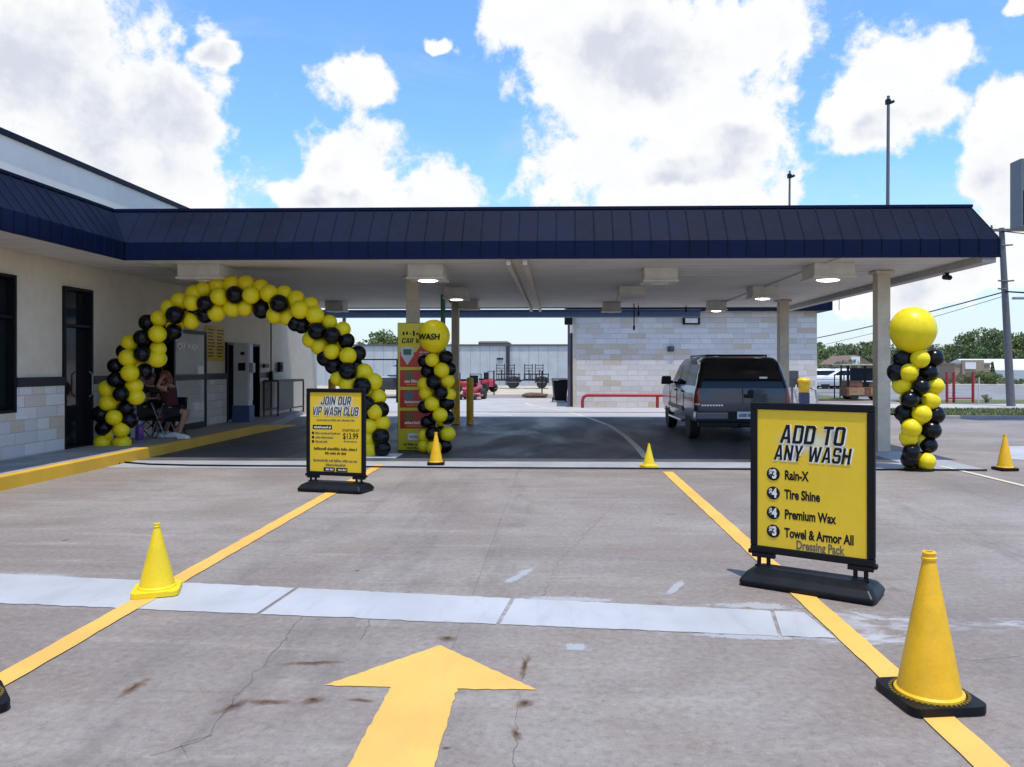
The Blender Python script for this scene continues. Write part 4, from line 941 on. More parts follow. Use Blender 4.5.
balloon(col2, bc, .295, 'Y', 'large_balloon', 'large yellow balloon with dark print', Vector((0, 0, 1)))
l_ = letters('lettering', 'WASH', INK, col2, .15, (0, 0, 0), (0, 0, 0), 1, .004, .1)
for v in l_.data.vertices:                                   # printed on the skin of the balloon
    q = Vector((v.co.x*.9-.05, -1, v.co.y-.02)); q.y = -math.sqrt(max(.001, .305**2-q.x**2-q.z**2)); q = q.normalized()*(.312+v.co.z); v.co = bc+q
# ------------------------------------------------------------------ signal hose across the apron
hp = [(119, 464.3), (122, 462.8), (150, 465), (190, 466), (240, 466.5), (300, 466.8), (360, 467.5), (470, 468.5), (600, 469), (760, 469.8), (900, 470.3), (987, 471)]
mb = MB(); hpts = [lvl(x, y)+Vector((0, 0, .014)) for x, y in hp]; mb.tube(hpts, .014, 6)
tag(mb.build('signal_hose', BLKP, smooth=True), 'thin black hose lying across the front of the wash bays', 'hose')
# ------------------------------------------------------------------ bollards, bin, kiosk, rack
YBOL = mat('yellow guard paint', (.72, .42, .02), .5, var=.2, vs=4)
def bollard(px, py, h, r, m, lab, cat='bollard', grp=None):
    p = lvl(px, py); o = tag(MB().lathe([(r, 0), (r, h-.06), (r*.93, h-.02), (r*.6, h), (.001, h+.012)], 18, (p.x, p.y, 0)).build('bollard', m, smooth='auto'), lab, cat, grp)
    return o
bollard(470, 424, 1.28, .1, YBOL, 'yellow bollard standing right of the pillar with the yellow foot')
bollard(571.5, 404, .75, .085, RED, 'short red bollard beside the black bin')
bollard(332, 424, 1.25, .1, YBOL, 'yellow bollard seen under the right shoulder of the balloon arch')
p = lvl(560, 402); bn = thing('wheelie_bin', 'black wheeled bin with lid by the left corner of the stone wall', 'bin', (p.x, p.y, 0), .1)
mb = MB(); mb.loft([[(-.26, -.28, .06), (.26, -.28, .06), (.26, .3, .06), (-.26, .3, .06)], [(-.33, -.36, .95), (.33, -.36, .95), (.33, .38, .95), (-.33, .38, .95)]]); mb.build('bin_body', BLKP, bn, bevel=.02)
mb = MB(); mb.loft([[(-.36, -.42, .952), (.36, -.42, .952), (.36, .42, .952), (-.36, .42, .952)], [(-.34, -.38, 1.0), (.34, -.38, 1.0), (.34, .44, 1.06), (-.34, .44, 1.06)]]); mb.build('lid', BLKP, bn, bevel=.015)
for s in (-1, 1): mb = MB(); mb.cyl((s*.27, .33, .1), (s*.32, .33, .1), .1, .1, 16); mb.build('wheel', DKFR, bn)
mb = MB(); mb.tube([(-.24, .4, .98), (-.24, .5, 1.0), (.24, .5, 1.0), (.24, .4, .98)], .016, 8); mb.build('handle', DKFR, bn)
KX = XW+.36; ky = ydep(243, KX); ks = thing('payment_kiosk', 'tall narrow white grey kiosk in front of the far dark doorway', 'kiosk', (KX, ky, KZ))
KW = mat('kiosk light grey', (.50, .52, .55), .45, var=.1, vs=3)
mb = MB(); mb.b(-.2, .2, -.15, .15, .0, 2.0); mb.build('cabinet', KW, ks, bevel=.03)
mb = MB(); mb.b(.201, .212, -.12, .12, .55, 1.95); pn = mb.build('door_panel', mat('kiosk panel', (.42, .45, .50), .4), ks, bevel=.004)
mb = MB(); mb.b(-.06, .12, -.165, -.151, 1.3, 1.5); mb.b(.0, .1, -.17, -.151, 1.7, 1.78); mb.build('screen', DKFR, ks)
mb = MB(); mb.b(.19, .3, -.12, .06, 1.25, 1.5); mb.build('card_reader', mat('reader grey', (.3, .32, .36), .4), ks, bevel=.02)
mb = MB(); mb.b(-.205, .23, -.18, -.151, .0, .42); mb.b(.2135, .235, -.15, .15, .0, .42); mb.build('blue_skirt', mat('faded blue paint', (.04, .09, .22), .5, var=.2), ks)
rk = thing('metal_rack', 'dark metal rack with a sheet front standing against the wall', 'rack', (XW+.3, (ydep(271, XW+.3)+ydep(297, XW+.3))/2, KZ))
L2 = (ydep(297, XW+.3)-ydep(271, XW+.3))/2
mb = MB()
for y in (-L2, L2):
    for x in (-.2, .2): mb.b(x-.02, x+.02, y-.02, y+.02, 0, 1.0)
for z in (.18, .97):
    for x in (-.2, .2): mb.b(x-.019, x+.019, -L2+.02, L2-.02, z-.018, z+.018)
mb.build('frame', mat('dark rack metal', (.05, .05, .055), .5, .4), rk)
mb = MB(); mb.b(.222, .23, -L2, L2*.1, .2, .96); mb.build('sheet_panel', mat('dull sheet metal', (.09, .085, .09), .5, .4), rk)
mb = MB(); mb.b(-.21, .21, -L2-.01, L2+.01, .99, 1.02); mb.build('rack_top', mat('dark rack metal'), rk)
yy = ydep(271, XW+.1); mb = MB(); mb.tube([(XW+.1, yy, KZ), (XW+.1, yy, ZS+.04)], .02, 8); mb.b(XW+.065, XW+.16, yy-.05, yy+.05, 1.2, 1.45)
tag(mb.build('wall_conduit', DKFR), 'thin dark conduit running up the wall beside the metal rack', 'conduit')
yy = ydep(280, XW+.1); mb = MB(); mb.b(XW+.061, XW+.16, yy-.12, yy+.12, 1.42, 1.72); mb.b(XW+.161, XW+.18, yy-.05, yy+.05, 1.5, 1.64)
tag(mb.build('switch_box', DKFR, bevel=.01), 'small black switch box on the wall above the metal rack', 'switch box')
yy = ydep(267, XW+.1); mb = MB(); mb.b(XW+.061, XW+.13, yy-.22, yy+.12, 1.55, 1.66)
tag(mb.build('wall_bracket', DKFR, bevel=.01), 'flat dark bracket on the wall left of the conduit', 'bracket')
# ------------------------------------------------------------------ vehicles
GLS = mat('car glass', (.004, .005, .007), .045, var=.1, spec=.45)
TYRE = mat('tyre rubber', (.014, .014, .015), .75, var=.2, bmp=.1); RIM = mat('alloy rim', (.42, .43, .45), .3, .8, var=.1)
REDL = mat('red lamp plastic', (.22, .006, .008), .2, coat=.5); CHR = mat('bright metal trim', (.55, .57, .6), .2, .9, var=.05)
class Shell:
    def __init__(s, sl): s.sl = sl
    def p(s, z):
        a = s.sl
        if z <= a[0][0]: return a[0][1:]
        for u, v in zip(a, a[1:]):
            if z <= v[0]: k = (z-u[0])/(v[0]-u[0]); return tuple(x+(y-x)*k for x, y in zip(u[1:], v[1:]))
        return a[-1][1:]
    def loop(s, z, n=6):
        hw, yr, yf, rr, rf = s.p(z); out = []
        for cx, cy, r, a0 in ((-hw+rr, yr+rr, rr, 180), (hw-rr, yr+rr, rr, 270), (hw-rf, yf-rf, rf, 0), (-hw+rf, yf-rf, rf, 90)):
            for i in range(n): a = R(a0+90*i/(n-1)); out.append(Vector((cx+r*math.cos(a), cy+r*math.sin(a), z)))
        return out
    def side(s, mb, sgn, zy, off=.005, steps=5):
        """panel on a side: (z0, y0, y1), (z1, y0, y1)"""
        (z0, a0, b0), (z1, a1, b1) = zy; prev = None
        for i in range(steps+1):
            k = i/steps; z = z0+(z1-z0)*k; x = sgn*(s.p(z)[0]+off)
            cur = [Vector((x, a0+(a1-a0)*k, z)), Vector((x, b0+(b1-b0)*k, z))]
            if prev: mb.face([prev[0], prev[1], cur[1], cur[0]])
            prev = cur
    def rear(s, mb, z0, z1, i0, i1, off=.006, steps=6, front=False):
        prev = None
        for i in range(steps+1):
            z = z0+(z1-z0)*i/steps; L = s.loop(z); c = Vector((0, s.p(z)[1]+.5, z)) if not front else Vector((0, s.p(z)[2]-.5, z))
            cur = [q+(q-c).normalized()*off for q in L[i0:i1]]
            if prev:
                for k in range(len(cur)-1): mb.face([prev[k], prev[k+1], cur[k+1], cur[k]])
            prev = cur
def wheel(parent, x, y, r, wd):
    mb = MB(); T = Matrix.Translation((x, y, r)) @ Matrix.Rotation(R(90), 4, 'Y')
    h = wd/2; prof = [(r*.6, -h*.92), (r*.86, -h), (r*.97, -h*.86), (r, -h*.5), (r, h*.5), (r*.97, h*.86), (r*.86, h), (r*.6, h*.92)]
    mb.lathe(prof, 32); bmesh.ops.transform(mb.bm, matrix=T, verts=mb.bm.verts); w_ = mb.build('wheel', TYRE, parent, smooth='auto')
    s = 1 if x > 0 else -1; mb = MB(); mb.lathe([(r*.64, .0), (r*.64, h*.8), (r*.58, h*.86), (r*.5, h*.55), (r*.2, h*.75), (.001, h*.78)], 24)
    for k in range(6):
        a = k*math.pi/3; mb.b(r*.15, r*.58, -.03, .03, h*.6, h*.85, tm(rz=a))
    bmesh.ops.transform(mb.bm, matrix=Matrix.Translation((x, y, r)) @ Matrix.Rotation(R(90*s), 4, 'Y'), verts=mb.bm.verts); mb.build('rim', RIM, w_, smooth='auto')
def vehicle(name, lab, cat, loc, rz, sl, paint, axles, wr, track, grp=None, rnd_w=.24):
    o = thing(name, lab, cat, loc, rz, grp); sh = Shell(sl)
    mb = MB(); mb.loft([sh.loop(z[0]) for z in sl]); body = mb.build('body', paint, o, smooth='auto')
    mb = MB()
    for y in axles:
        for s in (-1, 1): mb.cyl((s*(track-.22), y, wr*1.02), (s*(track+.5), y, wr*1.02), wr*1.2, wr*1.2, 28)
    cut = mb.build('cut', TYRE, None, origin=False); md = body.modifiers.new('arches', 'BOOLEAN'); md.object = cut; md.operation = 'DIFFERENCE'; md.solver = 'EXACT'
    dg = bpy.context.evaluated_depsgraph_get(); ev = body.evaluated_get(dg); me = bpy.data.meshes.new_from_object(ev)
    body.modifiers.clear(); body.data = me; me.name = 'body'; bpy.data.objects.remove(cut)
    for p_ in me.polygons: p_.use_smooth = True
    me.set_sharp_from_angle(angle=R(35))
    for y in axles:
        for s in (-1, 1): wheel(o, s*track, y, wr, rnd_w)
    return o, sh
def carpaint(name, c, metal=.5): return mat(name, c, .32, metal, var=.05, vs=2, coat=.7)
SUVP = carpaint('blue grey metallic paint', (.017, .030, .058), .1)
VX = at(695, 440, 16.3).x+1.0
sl = [(.36, .86, .14, 5.34, .12, .2), (.46, .96, .06, 5.45, .14, .25), (.72, 1.0, .03, 5.5, .13, .3), (.95, 1.0, .04, 5.48, .12, .3), (1.08, .985, .05, 5.42, .11, .3), (1.15, .965, .06, 5.2, .10, .25),
      (1.20, .95, .065, 4.15, .10, .2), (1.25, .94, .08, 4.0, .10, .2), (1.55, .87, .16, 3.5, .12, .2), (1.76, .815, .235, 3.2, .14, .2), (1.85, .75, .32, 3.0, .16, .2), (1.89, .62, .48, 2.8, .2, .2)]
suv, sh = vehicle('utility_vehicle', 'dark blue grey estate truck seen from behind, parked under the canopy', 'truck', (VX, 16.3, 0), 0, sl, SUVP, (1.1, 4.45), .385, .86)
mb = MB(); sh.rear(mb, 1.19, 1.845, 0, 12, .007, 8); mb.build('rear_window', GLS, suv, smooth=True); suv.scale = (1.0, .97, .955)  # glass carried up over the roof edge, standing in for its dark reflection
for s in (-1, 1):
    for (a0, b0), (a1, b1) in (((.32, 1.52), (.46, 1.50)), ((1.60, 2.52), (1.58, 2.48)), ((2.60, 3.62), (2.56, 3.14))):
        mb = MB(); sh.side(mb, s, ((1.23, a0, b0), (1.70, a1, b1))); mb.build('side_window', GLS, suv)
    for y0, y1 in ((1.55, 2.56), (2.57, 3.75)):
        mb = MB(); x = s*1.006; mb.b(x-.004, x+.004, y0+.0, y0+.012, .55, 1.19); mb.b(x-.004, x+.004, y1, y1+.012, .55, 1.19); mb.build('door_gap', DKFR, suv)
        mb = MB(); mb.b(s*.985, s*1.03, y0+.08, y0+.28, 1.06, 1.10); mb.build('door_handle', BLKP, suv, bevel=.01)
    mb = MB(); mb.b(s*.99, s*1.02, 1.6, 3.95, .62, .72); mb.build('side_moulding', BLKP, suv, bevel=.012)
    mb = MB(); mb.b(s*.80, s*1.04, 1.75, 3.75, .34, .40); mb.build('running_board', CHR if s < 0 else BLKP, suv, bevel=.02)
    mb = MB(); mb.b(s*.95, s*1.03, 3.42, 3.52, 1.22, 1.30); mb.loft([[(s*1.02, 3.36, 1.20), (s*1.26, 3.40, 1.20), (s*1.26, 3.54, 1.20), (s*1.02, 3.54, 1.20)], [(s*1.02, 3.36, 1.42), (s*1.24, 3.40, 1.42), (s*1.24, 3.54, 1.40), (s*1.02, 3.54, 1.40)]]); mb.build('mirror', BLKP, suv, bevel=.03)
    mb = MB()
    i0 = 0 if s < 0 else 6
    sh.rear(mb, .80, 1.185, i0, i0+6, .012); mb.build('tail_light', REDL, suv, smooth=True)
    mb = MB(); sh.rear(mb, .82, .86, i0, i0+6, .015, 2); mb.build('reverse_lens', mat('pale lens', (.5, .5, .5), .2), suv)
    mb = MB(); mb.tube([(s*.62, .62, 1.87), (s*.64, .66, 1.915), (s*.64, 2.7, 1.92), (s*.62, 2.78, 1.88)], .018, 8); mb.build('roof_rail', BLKP, suv)
mb = MB()
for y in (.85, 2.2): mb.tube([(-.64, y, 1.92), (.64, y, 1.92)], .016, 8)
mb.build('roof_bar', BLKP, suv)
mb = MB(); mb.loft([[(-.98, -.06, .46), (.98, -.06, .46), (.98, .2, .46), (-.98, .2, .46)], [(-1.0, -.11, .52), (1.0, -.11, .52), (1.0, .22, .52), (-1.0, .22, .52)], [(-1.0, -.11, .66), (1.0, -.11, .66), (1.0, .22, .66), (-1.0, .22, .66)], [(-.96, -.08, .70), (.96, -.08, .70), (.96, .2, .70), (-.96, .2, .70)]])
mb.build('rear_bumper', carpaint('bumper paint', (.06, .075, .10), .4), suv, bevel=.02)
mb = MB(); mb.b(-.93, .93, -.03, .1, .34, .459); mb.b(-.10, .10, -.14, .0, .36, .42); mb.build('bumper_valance', BLKP, suv, bevel=.02)
mb = MB(); mb.b(-.34, .34, -.118, -.1105, .53, .69); mb.build('plate_recess', BLKP, suv)
mb = MB(); mb.b(-.155, .155, -.126, -.1185, .535, .69); pl = mb.build('license_plate', mat('plate white', (.6, .62, .66), .5), suv, bevel=.003)
dashes(pl, -.12, .12, .61, .07, mat('plate blue', (.06, .07, .14), .5), 9, -.1262)
yb = lambda z: sh.p(z)[1]
mb = MB(); mb.b(-.006, .006, yb(.95)-.004, yb(.95)+.02, .72, 1.18); mb.b(-.86, .86, yb(.9)-.006, yb(.9)+.01, .715, .727); mb.build('door_gap', DKFR, suv)
mb = MB(); mb.b(.02, .22, .015, .06, .98, 1.06); mb.build('handle', BLKP, suv, bevel=.02)
mb = MB(); mb.cyl((.16, .05, 1.10), (.16, .028, 1.10), .06, .06, 18); mb.build('emblem', BLKP, suv)
mb = MB(); rnd = random.Random(2)
for i in range(8): mb.b(-.86+i*.058, -.86+i*.058+.04, .024, .036, .80, .835)
mb.build('name_badge', CHR, suv)
mb = MB(); mb.tube([(.1, .10, 1.24), (.42, .09, 1.22)], .012, 6); mb.build('wiper', BLKP, suv)
mb = MB(); mb.b(.36, .52, yb(1.42)-.012, yb(1.42)-.008+.002, 1.40, 1.44); mb.build('window_sticker', WLET, suv)
mb = MB(); mb.b(-.3, .3, .33, .42, 1.84, 1.865); mb.build('high_brake_light', REDL, suv)
# parked cars by the street, small
CSL = [(.22, .74, .1, 4.4, .1, .2), (.36, .86, .02, 4.5, .2, .4), (.62, .88, .0, 4.5, .2, .4), (.82, .86, .05, 4.4, .2, .4), (.90, .82, .15, 3.6, .2, .3), (.95, .80, .55, 3.25, .2, .2), (1.32, .62, 1.15, 2.45, .2, .2), (1.42, .5, 1.35, 2.2, .2, .2)]
for px, Y, rz, c, lab in ((816, 56, 90, (.7, .7, .72), 'white parked car just right of the stone wall'), (826, 60, 80, (.25, .27, .3), 'dark grey parked car between two white cars'), (838, 56, 95, (.72, .72, .72), 'white parked car seen left of the brown cart')):
    a = at(px, 380, Y); o, s_ = vehicle('parked_car', lab, 'car', (a.x+2.2, Y, 0), R(rz), CSL, carpaint('car paint %.2f' % c[0], c, .1), (.85, 3.55), .31, .74, 'cars parked by the street', .2)
    mb = MB(); s_.rear(mb, .96, 1.28, 1, 11, .006, 3); mb.build('rear_window', GLS, o)
    for s in (-1, 1): mb = MB(); s_.side(mb, s, ((.95, .75, 3.0), (1.28, 1.2, 2.4))); mb.build('side_window', GLS, o)
# black pickup behind the arch
a = at(386, 390, 40); PSL = [(.42, .8, .1, 5.2, .1, .2), (.55, .92, .02, 5.3, .12, .3), (.85, .94, .0, 5.3, .12, .3), (1.02, .92, .02, 5.2, .1, .3), (1.08, .88, 1.6, 4.0, .1, .2), (1.12, .86, 1.7, 3.8, .1, .2), (1.6, .72, 1.95, 3.2, .12, .2), (1.68, .6, 2.1, 3.0, .15, .2)]
o, s_ = vehicle('pickup_truck', 'black pickup parked in the yard, half hidden behind the balloon arch', 'truck', (a.x, 38.5, 0), R(-25), PSL, carpaint('black car paint', (.012, .013, .017), .2), (1.0, 4.2), .38, .8)
mb = MB(); s_.rear(mb, 1.14, 1.58, 1, 11, .006, 3); mb.build('rear_window', mat('painted reflection glass', (.35, .37, .4), .1), o)  # bright reflection put into the pale base colour of the pane
for s in (-1, 1): mb = MB(); s_.side(mb, s, ((1.13, 1.85, 3.6), (1.56, 2.05, 3.2))); mb.build('side_window', GLS, o)
# ------------------------------------------------------------------ people, table, chairs
SKIN = mat('skin', (.36, .20, .14), .55, var=.08, vs=12); BLKC = mat('black cloth', (.012, .012, .015), .9, var=.3, vs=14); DCL = mat('dark maroon cloth', (.06, .012, .018), .9, var=.2); HAIRR = mat('reddish hair', (.14, .05, .025), .6, var=.3, vs=40); HAIRK = mat('dark brown hair', (.03, .02, .015), .6, var=.3, vs=40)
def skin(name, m, parent, J, E, root, sub=2):
    me = bpy.data.meshes.new(name); ks = list(J); me.from_pydata([J[k][0] for k in ks], [(ks.index(a), ks.index(c)) for a, c in E], [])
    o = bpy.data.objects.new(name, me); COL.objects.link(o); md = o.modifiers.new('skin', 'SKIN'); md.use_smooth_shade = True
    for i, k in enumerate(ks):
        r = J[k][1]; v = me.skin_vertices[0].data[i]; v.radius = (r, r) if not isinstance(r, tuple) else r; v.use_root = (k == root)
    sb = o.modifiers.new('sub', 'SUBSURF'); sb.levels = sub; sb.render_levels = sub
    dg = bpy.context.evaluated_depsgraph_get(); m2 = bpy.data.meshes.new_from_object(o.evaluated_get(dg)); o.modifiers.clear(); o.data = m2; m2.materials.clear(); m2.materials.append(m); m2.name = name
    for p_ in m2.polygons: p_.use_smooth = True
    o.parent = parent; return o
def person(lab, loc, rz, P, top, bottom, hair, long_hair=False, flip=1):
    o = thing('person', lab, 'person', loc, rz, 'people seated at the small table')
    V = {k: Vector(v) for k, v in P.items()}
    J = {'pel': (V['pel'], .15), 'bel': (V['bel'], .125), 'che': (V['che'], .145), 'shc': (V['che']+Vector((0, 0, .11)), .10), 'nek': (V['nek'], .052), 'hea': (V['hea'], .088), 'hdt': (V['hea']+Vector((0, 0, .085)), .082)}
    E = [('pel', 'bel'), ('bel', 'che'), ('che', 'shc'), ('shc', 'nek'), ('nek', 'hea'), ('hea', 'hdt')]
    fc = V['face'].normalized(); J['nose'] = (V['hea']+fc*.105+Vector((0, 0, -.01)), .014); J['chin'] = (V['hea']+fc*.06+Vector((0, 0, -.075)), .035); E += [('hea', 'nose'), ('hea', 'chin')]
    for s in 'lr':
        J['sh'+s] = (V['sh'+s], .062); J['el'+s] = (V['el'+s], .042); J['wr'+s] = (V['wr'+s], .027)
        d = (V['ha'+s]-V['wr'+s]).normalized(); sd_ = d.cross(Vector((0, 0, 1))); sd_ = sd_.normalized() if sd_.length > .1 else Vector((0, 1, 0)); J['pa'+s] = (V['wr'+s]+d*.06, (.038, .018))
        E += [('shc', 'sh'+s), ('sh'+s, 'el'+s), ('el'+s, 'wr'+s), ('wr'+s, 'pa'+s)]
        for i, (off, ln) in enumerate(((-.03, .066), (-.01, .08), (.01, .085), (.03, .07))):
            b0 = V['wr'+s]+d*.10+sd_*off; J[f'f{i}{s}'] = (b0, .0095); J[f'g{i}{s}'] = (b0+d*ln*.5+Vector((0, 0, -.012)), .0085); J[f'h{i}{s}'] = (b0+d*ln*.85+Vector((0, 0, -.035)), .007); E += [('pa'+s, f'f{i}{s}'), (f'f{i}{s}', f'g{i}{s}'), (f'g{i}{s}', f'h{i}{s}')]
        J['th'+s] = (V['wr'+s]+d*.05+sd_*.05, .011); J['ti'+s] = (V['wr'+s]+d*.09+sd_*.06, .009); E += [('wr'+s, 'th'+s), ('th'+s, 'ti'+s)]
        J['hi'+s] = (V['hi'+s], .095); J['mt'+s] = ((V['hi'+s]+V['kn'+s])/2, .082); J['kn'+s] = (V['kn'+s], .058); J['ca'+s] = (V['kn'+s]*.62+V['an'+s]*.38, .056); J['an'+s] = (V['an'+s], .034); J['to'+s] = (V['to'+s], .032)
        E += [('pel', 'hi'+s), ('hi'+s, 'mt'+s), ('mt'+s, 'kn'+s), ('kn'+s, 'ca'+s), ('ca'+s, 'an'+s), ('an'+s, 'to'+s)]
    skin('body', SKIN, o, J, E, 'pel')
    T = {k: (J[k][0], J[k][1]+.022) for k in ('pel', 'bel', 'che')}; T['shc'] = (J['shc'][0]-Vector((0, 0, .01)), .105)
    TE = [('pel', 'bel'), ('bel', 'che'), ('che', 'shc')]
    for s in 'lr':
        T['sh'+s] = (V['sh'+s], .072); TE.append(('shc', 'sh'+s))
        if top[1]: T['sl'+s] = (V['sh'+s]*.45+V['el'+s]*.55, .062); TE.append(('sh'+s, 'sl'+s))
    skin('shirt', top[0], o, T, TE, 'pel')
    B = {'pel': (J['pel'][0]-Vector((0, 0, .01)), .165)}; BE = []
    for s in 'lr':
        B['hi'+s] = (V['hi'+s], .11); B['mt'+s] = (J['mt'+s][0], .098); B['kk'+s] = (V['hi'+s]*.15+V['kn'+s]*.85, .078); BE += [('pel', 'hi'+s), ('hi'+s, 'mt'+s), ('mt'+s, 'kk'+s)]
        if bottom[1]: B['kn'+s] = (V['kn'+s], .072); B['an'+s] = (V['kn'+s]*.15+V['an'+s]*.85, .055); BE += [('kk'+s, 'kn'+s), ('kn'+s, 'an'+s)]
    skin('trousers', bottom[0], o, B, BE, 'pel')
    for s in 'lr':
        d = (V['to'+s]-V['an'+s]); d.z = 0; d = d.normalized(); a = math.atan2(d.y, d.x); c = Vector((V['an'+s].x, V['an'+s].y, 0))+d*.07
        mb = MB(); T_ = tm(c, a); mb.loft([[T_ @ Vector(q) for q in L] for L in ([(-.12, -.035, .002), (-.06, -.042, .002), (.10, -.046, .002), (.15, -.02, .002), (.15, .02, .002), (.10, .046, .002), (-.06, .042, .002), (-.12, .035, .002)], [(-.125, -.037, .04), (-.06, -.044, .04), (.10, -.047, .04), (.155, -.02, .04), (.155, .02, .04), (.10, .047, .04), (-.06, .044, .04), (-.125, .037, .04)], [(-.11, -.03, .10), (-.06, -.036, .11), (.04, -.036, .09), (.12, -.015, .065), (.12, .015, .065), (.04, .036, .09), (-.06, .036, .11), (-.11, .03, .10)])]); mb.build('shoe', mat('white shoe', (.68, .68, .68), .6), o, bevel=.008)
    hc = V['hea']+Vector((0, 0, .055))-fc*.022
    mb = MB(); mb.sph(hc, .112, (1, 1, 1.02), 20, 14)
    if long_hair:
        bk = hc-fc*.06; mb.sph(bk+Vector((0, 0, -.10)), .085, (1, 1, 1.5)); mb.sph(bk+Vector((0, 0, -.20))-fc*.01, .06, (1, 1, 1.6))
    mb.build('hair', hair, o, smooth=True)
    sd_ = fc.cross(Vector((0, 0, 1))).normalized()
    mb = MB()
    for q in (-1, 1): mb.sph(V['hea']+fc*.083+sd_*.033*q+Vector((0, 0, .02)), .011, u=10, v=8)
    mb.build('eyes', DKFR, o, smooth=True)
    return o
BY = 15.2; bx = at(171, 400, BY).x
person('seated person in dark sleeveless clothes, one hand raised to reddish hair, white shoes', (bx, BY, KZ), 0,
       dict(pel=(0, 0, .52), bel=(-.01, 0, .70), che=(-.05, 0, .90), nek=(-.07, 0, 1.06), hea=(-.13, -.02, 1.17), face=(-1, -.35, -.1), shl=(-.04, .17, .98), ell=(-.2, .2, .79), wrl=(-.38, .12, .78), hal=(-.46, .08, .78),
            shr=(-.05, -.17, .98), elr=(-.10, -.33, 1.02), wrr=(-.11, -.18, 1.17), har=(-.10, -.12, 1.24), hil=(.05, .09, .50), knl=(.30, .14, .52), anl=(.02, .12, .10), tol=(-.1, .1, .04),
            hir=(.05, -.09, .50), knr=(.36, -.14, .53), anr=(.24, -.16, .10), tor=(.36, -.17, .04)), (DCL, False), (BLKC, False), HAIRR, True)
AY2 = 15.45; ax_ = at(147, 400, AY2).x
person('seated person in black short sleeved clothes leaning a forearm on the table', (ax_, AY2, KZ), 0,
       dict(pel=(-.02, 0, .52), bel=(-.01, 0, .70), che=(.02, -.01, .90), nek=(.05, -.02, 1.06), hea=(.09, -.04, 1.17), face=(1, -.5, -.15), shl=(.02, .17, .98), ell=(.12, .22, .77), wrl=(.30, .1, .79), hal=(.38, .05, .79),
            shr=(.01, -.18, .98), elr=(.0, -.30, .78), wrr=(.24, -.28, .78), har=(.32, -.26, .78), hil=(.03, .09, .50), knl=(.40, .12, .52), anl=(.34, .12, .10), tol=(.46, .12, .04),
            hir=(.03, -.09, .50), knr=(.38, -.10, .52), anr=(.26, -.12, .10), tor=(.36, -.16, .04)), (BLKC, True), (mat('charcoal cloth', (.03, .03, .035), .9), False), HAIRK)
tb = thing('folding_table', 'small black folding table between the two seated people', 'table', (-7.83, 15.28, KZ))
mb = MB(); mb.b(-.14, .14, -.25, .25, .70, .735); mb.build('tabletop', BLKP, tb, bevel=.01)
for s in (-1, 1):
    for q in (-1, 1): mb = MB(); mb.tube([(q*.12, s*.22+q*.012, .70), (-q*.16, s*.22+q*.012, .012)], .012, 8); mb.build('leg', GALV, tb)
for px, Y, rz, lab in ((171, 15.2, -90, 'black folding chair under the person with reddish hair'), (146, 15.45, 0, 'black folding chair under the person in black against the wall')):
    c = thing('folding_chair', lab, 'chair', (at(px, 400, Y).x, Y, KZ), R(rz), 'folding chairs at the small table')
    mb = MB(); mb.b(-.18, .2, -.19, .19, .36, .385); mb.build('seat', BLKP, c, bevel=.01)
    mb = MB(); mb.b(-.245, -.225, -.19, .19, .58, .80); mb.build('backrest', BLKP, c, bevel=.008)
    for s in (-1, 1):
        mb = MB(); mb.tube([(-.24, s*.205, .80), (-.2, s*.205, .4), (.2, s*.205, .012)], .011, 8); mb.build('leg', DKFR, c)
        mb = MB(); mb.tube([(.16, s*.222, .37), (-.22, s*.222, .012)], .011, 8); mb.build('leg', DKFR, c)
a = at(139.5, 440, 14.75); bt = thing('drink_bottle', 'purple and pale blue bottle standing on the walk by the foot of the arch', 'bottle', (a.x, 14.75, KZ))
mb = MB(); mb.lathe([(.06, 0), (.075, .03), (.075, .24), (.05, .29), (.03, .31)], 18); mb.build('bottle_body', mat('purple plastic', (.16, .05, .28), .35, var=.35, vs=8), bt, smooth='auto')
mb = MB(); mb.lathe([(.034, .305), (.036, .36), (.02, .375), (.001, .376)], 14); mb.build('cap', mat('pale blue plastic', (.22, .42, .6), .4), bt, smooth='auto')
# ------------------------------------------------------------------ yard behind: warehouse, trailers, mower, fence, gate
WY = 72.; x0, x1, x2 = at(300, 366, WY).x, at(508, 366, WY).x, at(640, 366, WY).x; zt = at(480, 346, WY).z
wh = thing('warehouse', 'long low pale metal warehouse with a dark seam closing the yard', 'warehouse', ((x0+x2)/2, WY+8, -.2))
mb = MB(); mb.b(x0, x2, WY, WY+16, -.25, zt); mb.build('wall', m_plank('ribbed warehouse metal', (.50, .515, .52), 0, .9, .5), wh, wl=True)
mb = MB(); mb.b(x0-.1, x2+.1, WY-.12, WY+16.1, zt, zt+.16); mb.build('roof_trim', mat('brown grey trim', (.10, .09, .09), .6), wh, wl=True)
mb = MB(); mb.b(x1-.16, x1+.16, WY-.2, WY-.002, -.25, zt-.01); mb.build('downpipe', mat('dark downpipe', (.025, .028, .04), .6), wh, wl=True)
mb = MB(); xa = at(500, 359, WY).x; mb.b(xa-.3, xa+.3, WY-.1, WY-.002, at(500, 359.5, WY).z, at(500, 358, WY).z); mb.build('wall_light', DKFR, wh, wl=True)
mb = MB(); a, c = at(480, 343, WY+5), at(510, 343, WY+5); mb.b(a.x, c.x, WY+3, WY+8, zt+.165, zt+.55); mb.build('roof_vent', mat('brown grey trim'), wh, wl=True, bevel=.2)
DECK = mat('black trailer paint', (.02, .02, .024), .5, var=.2)
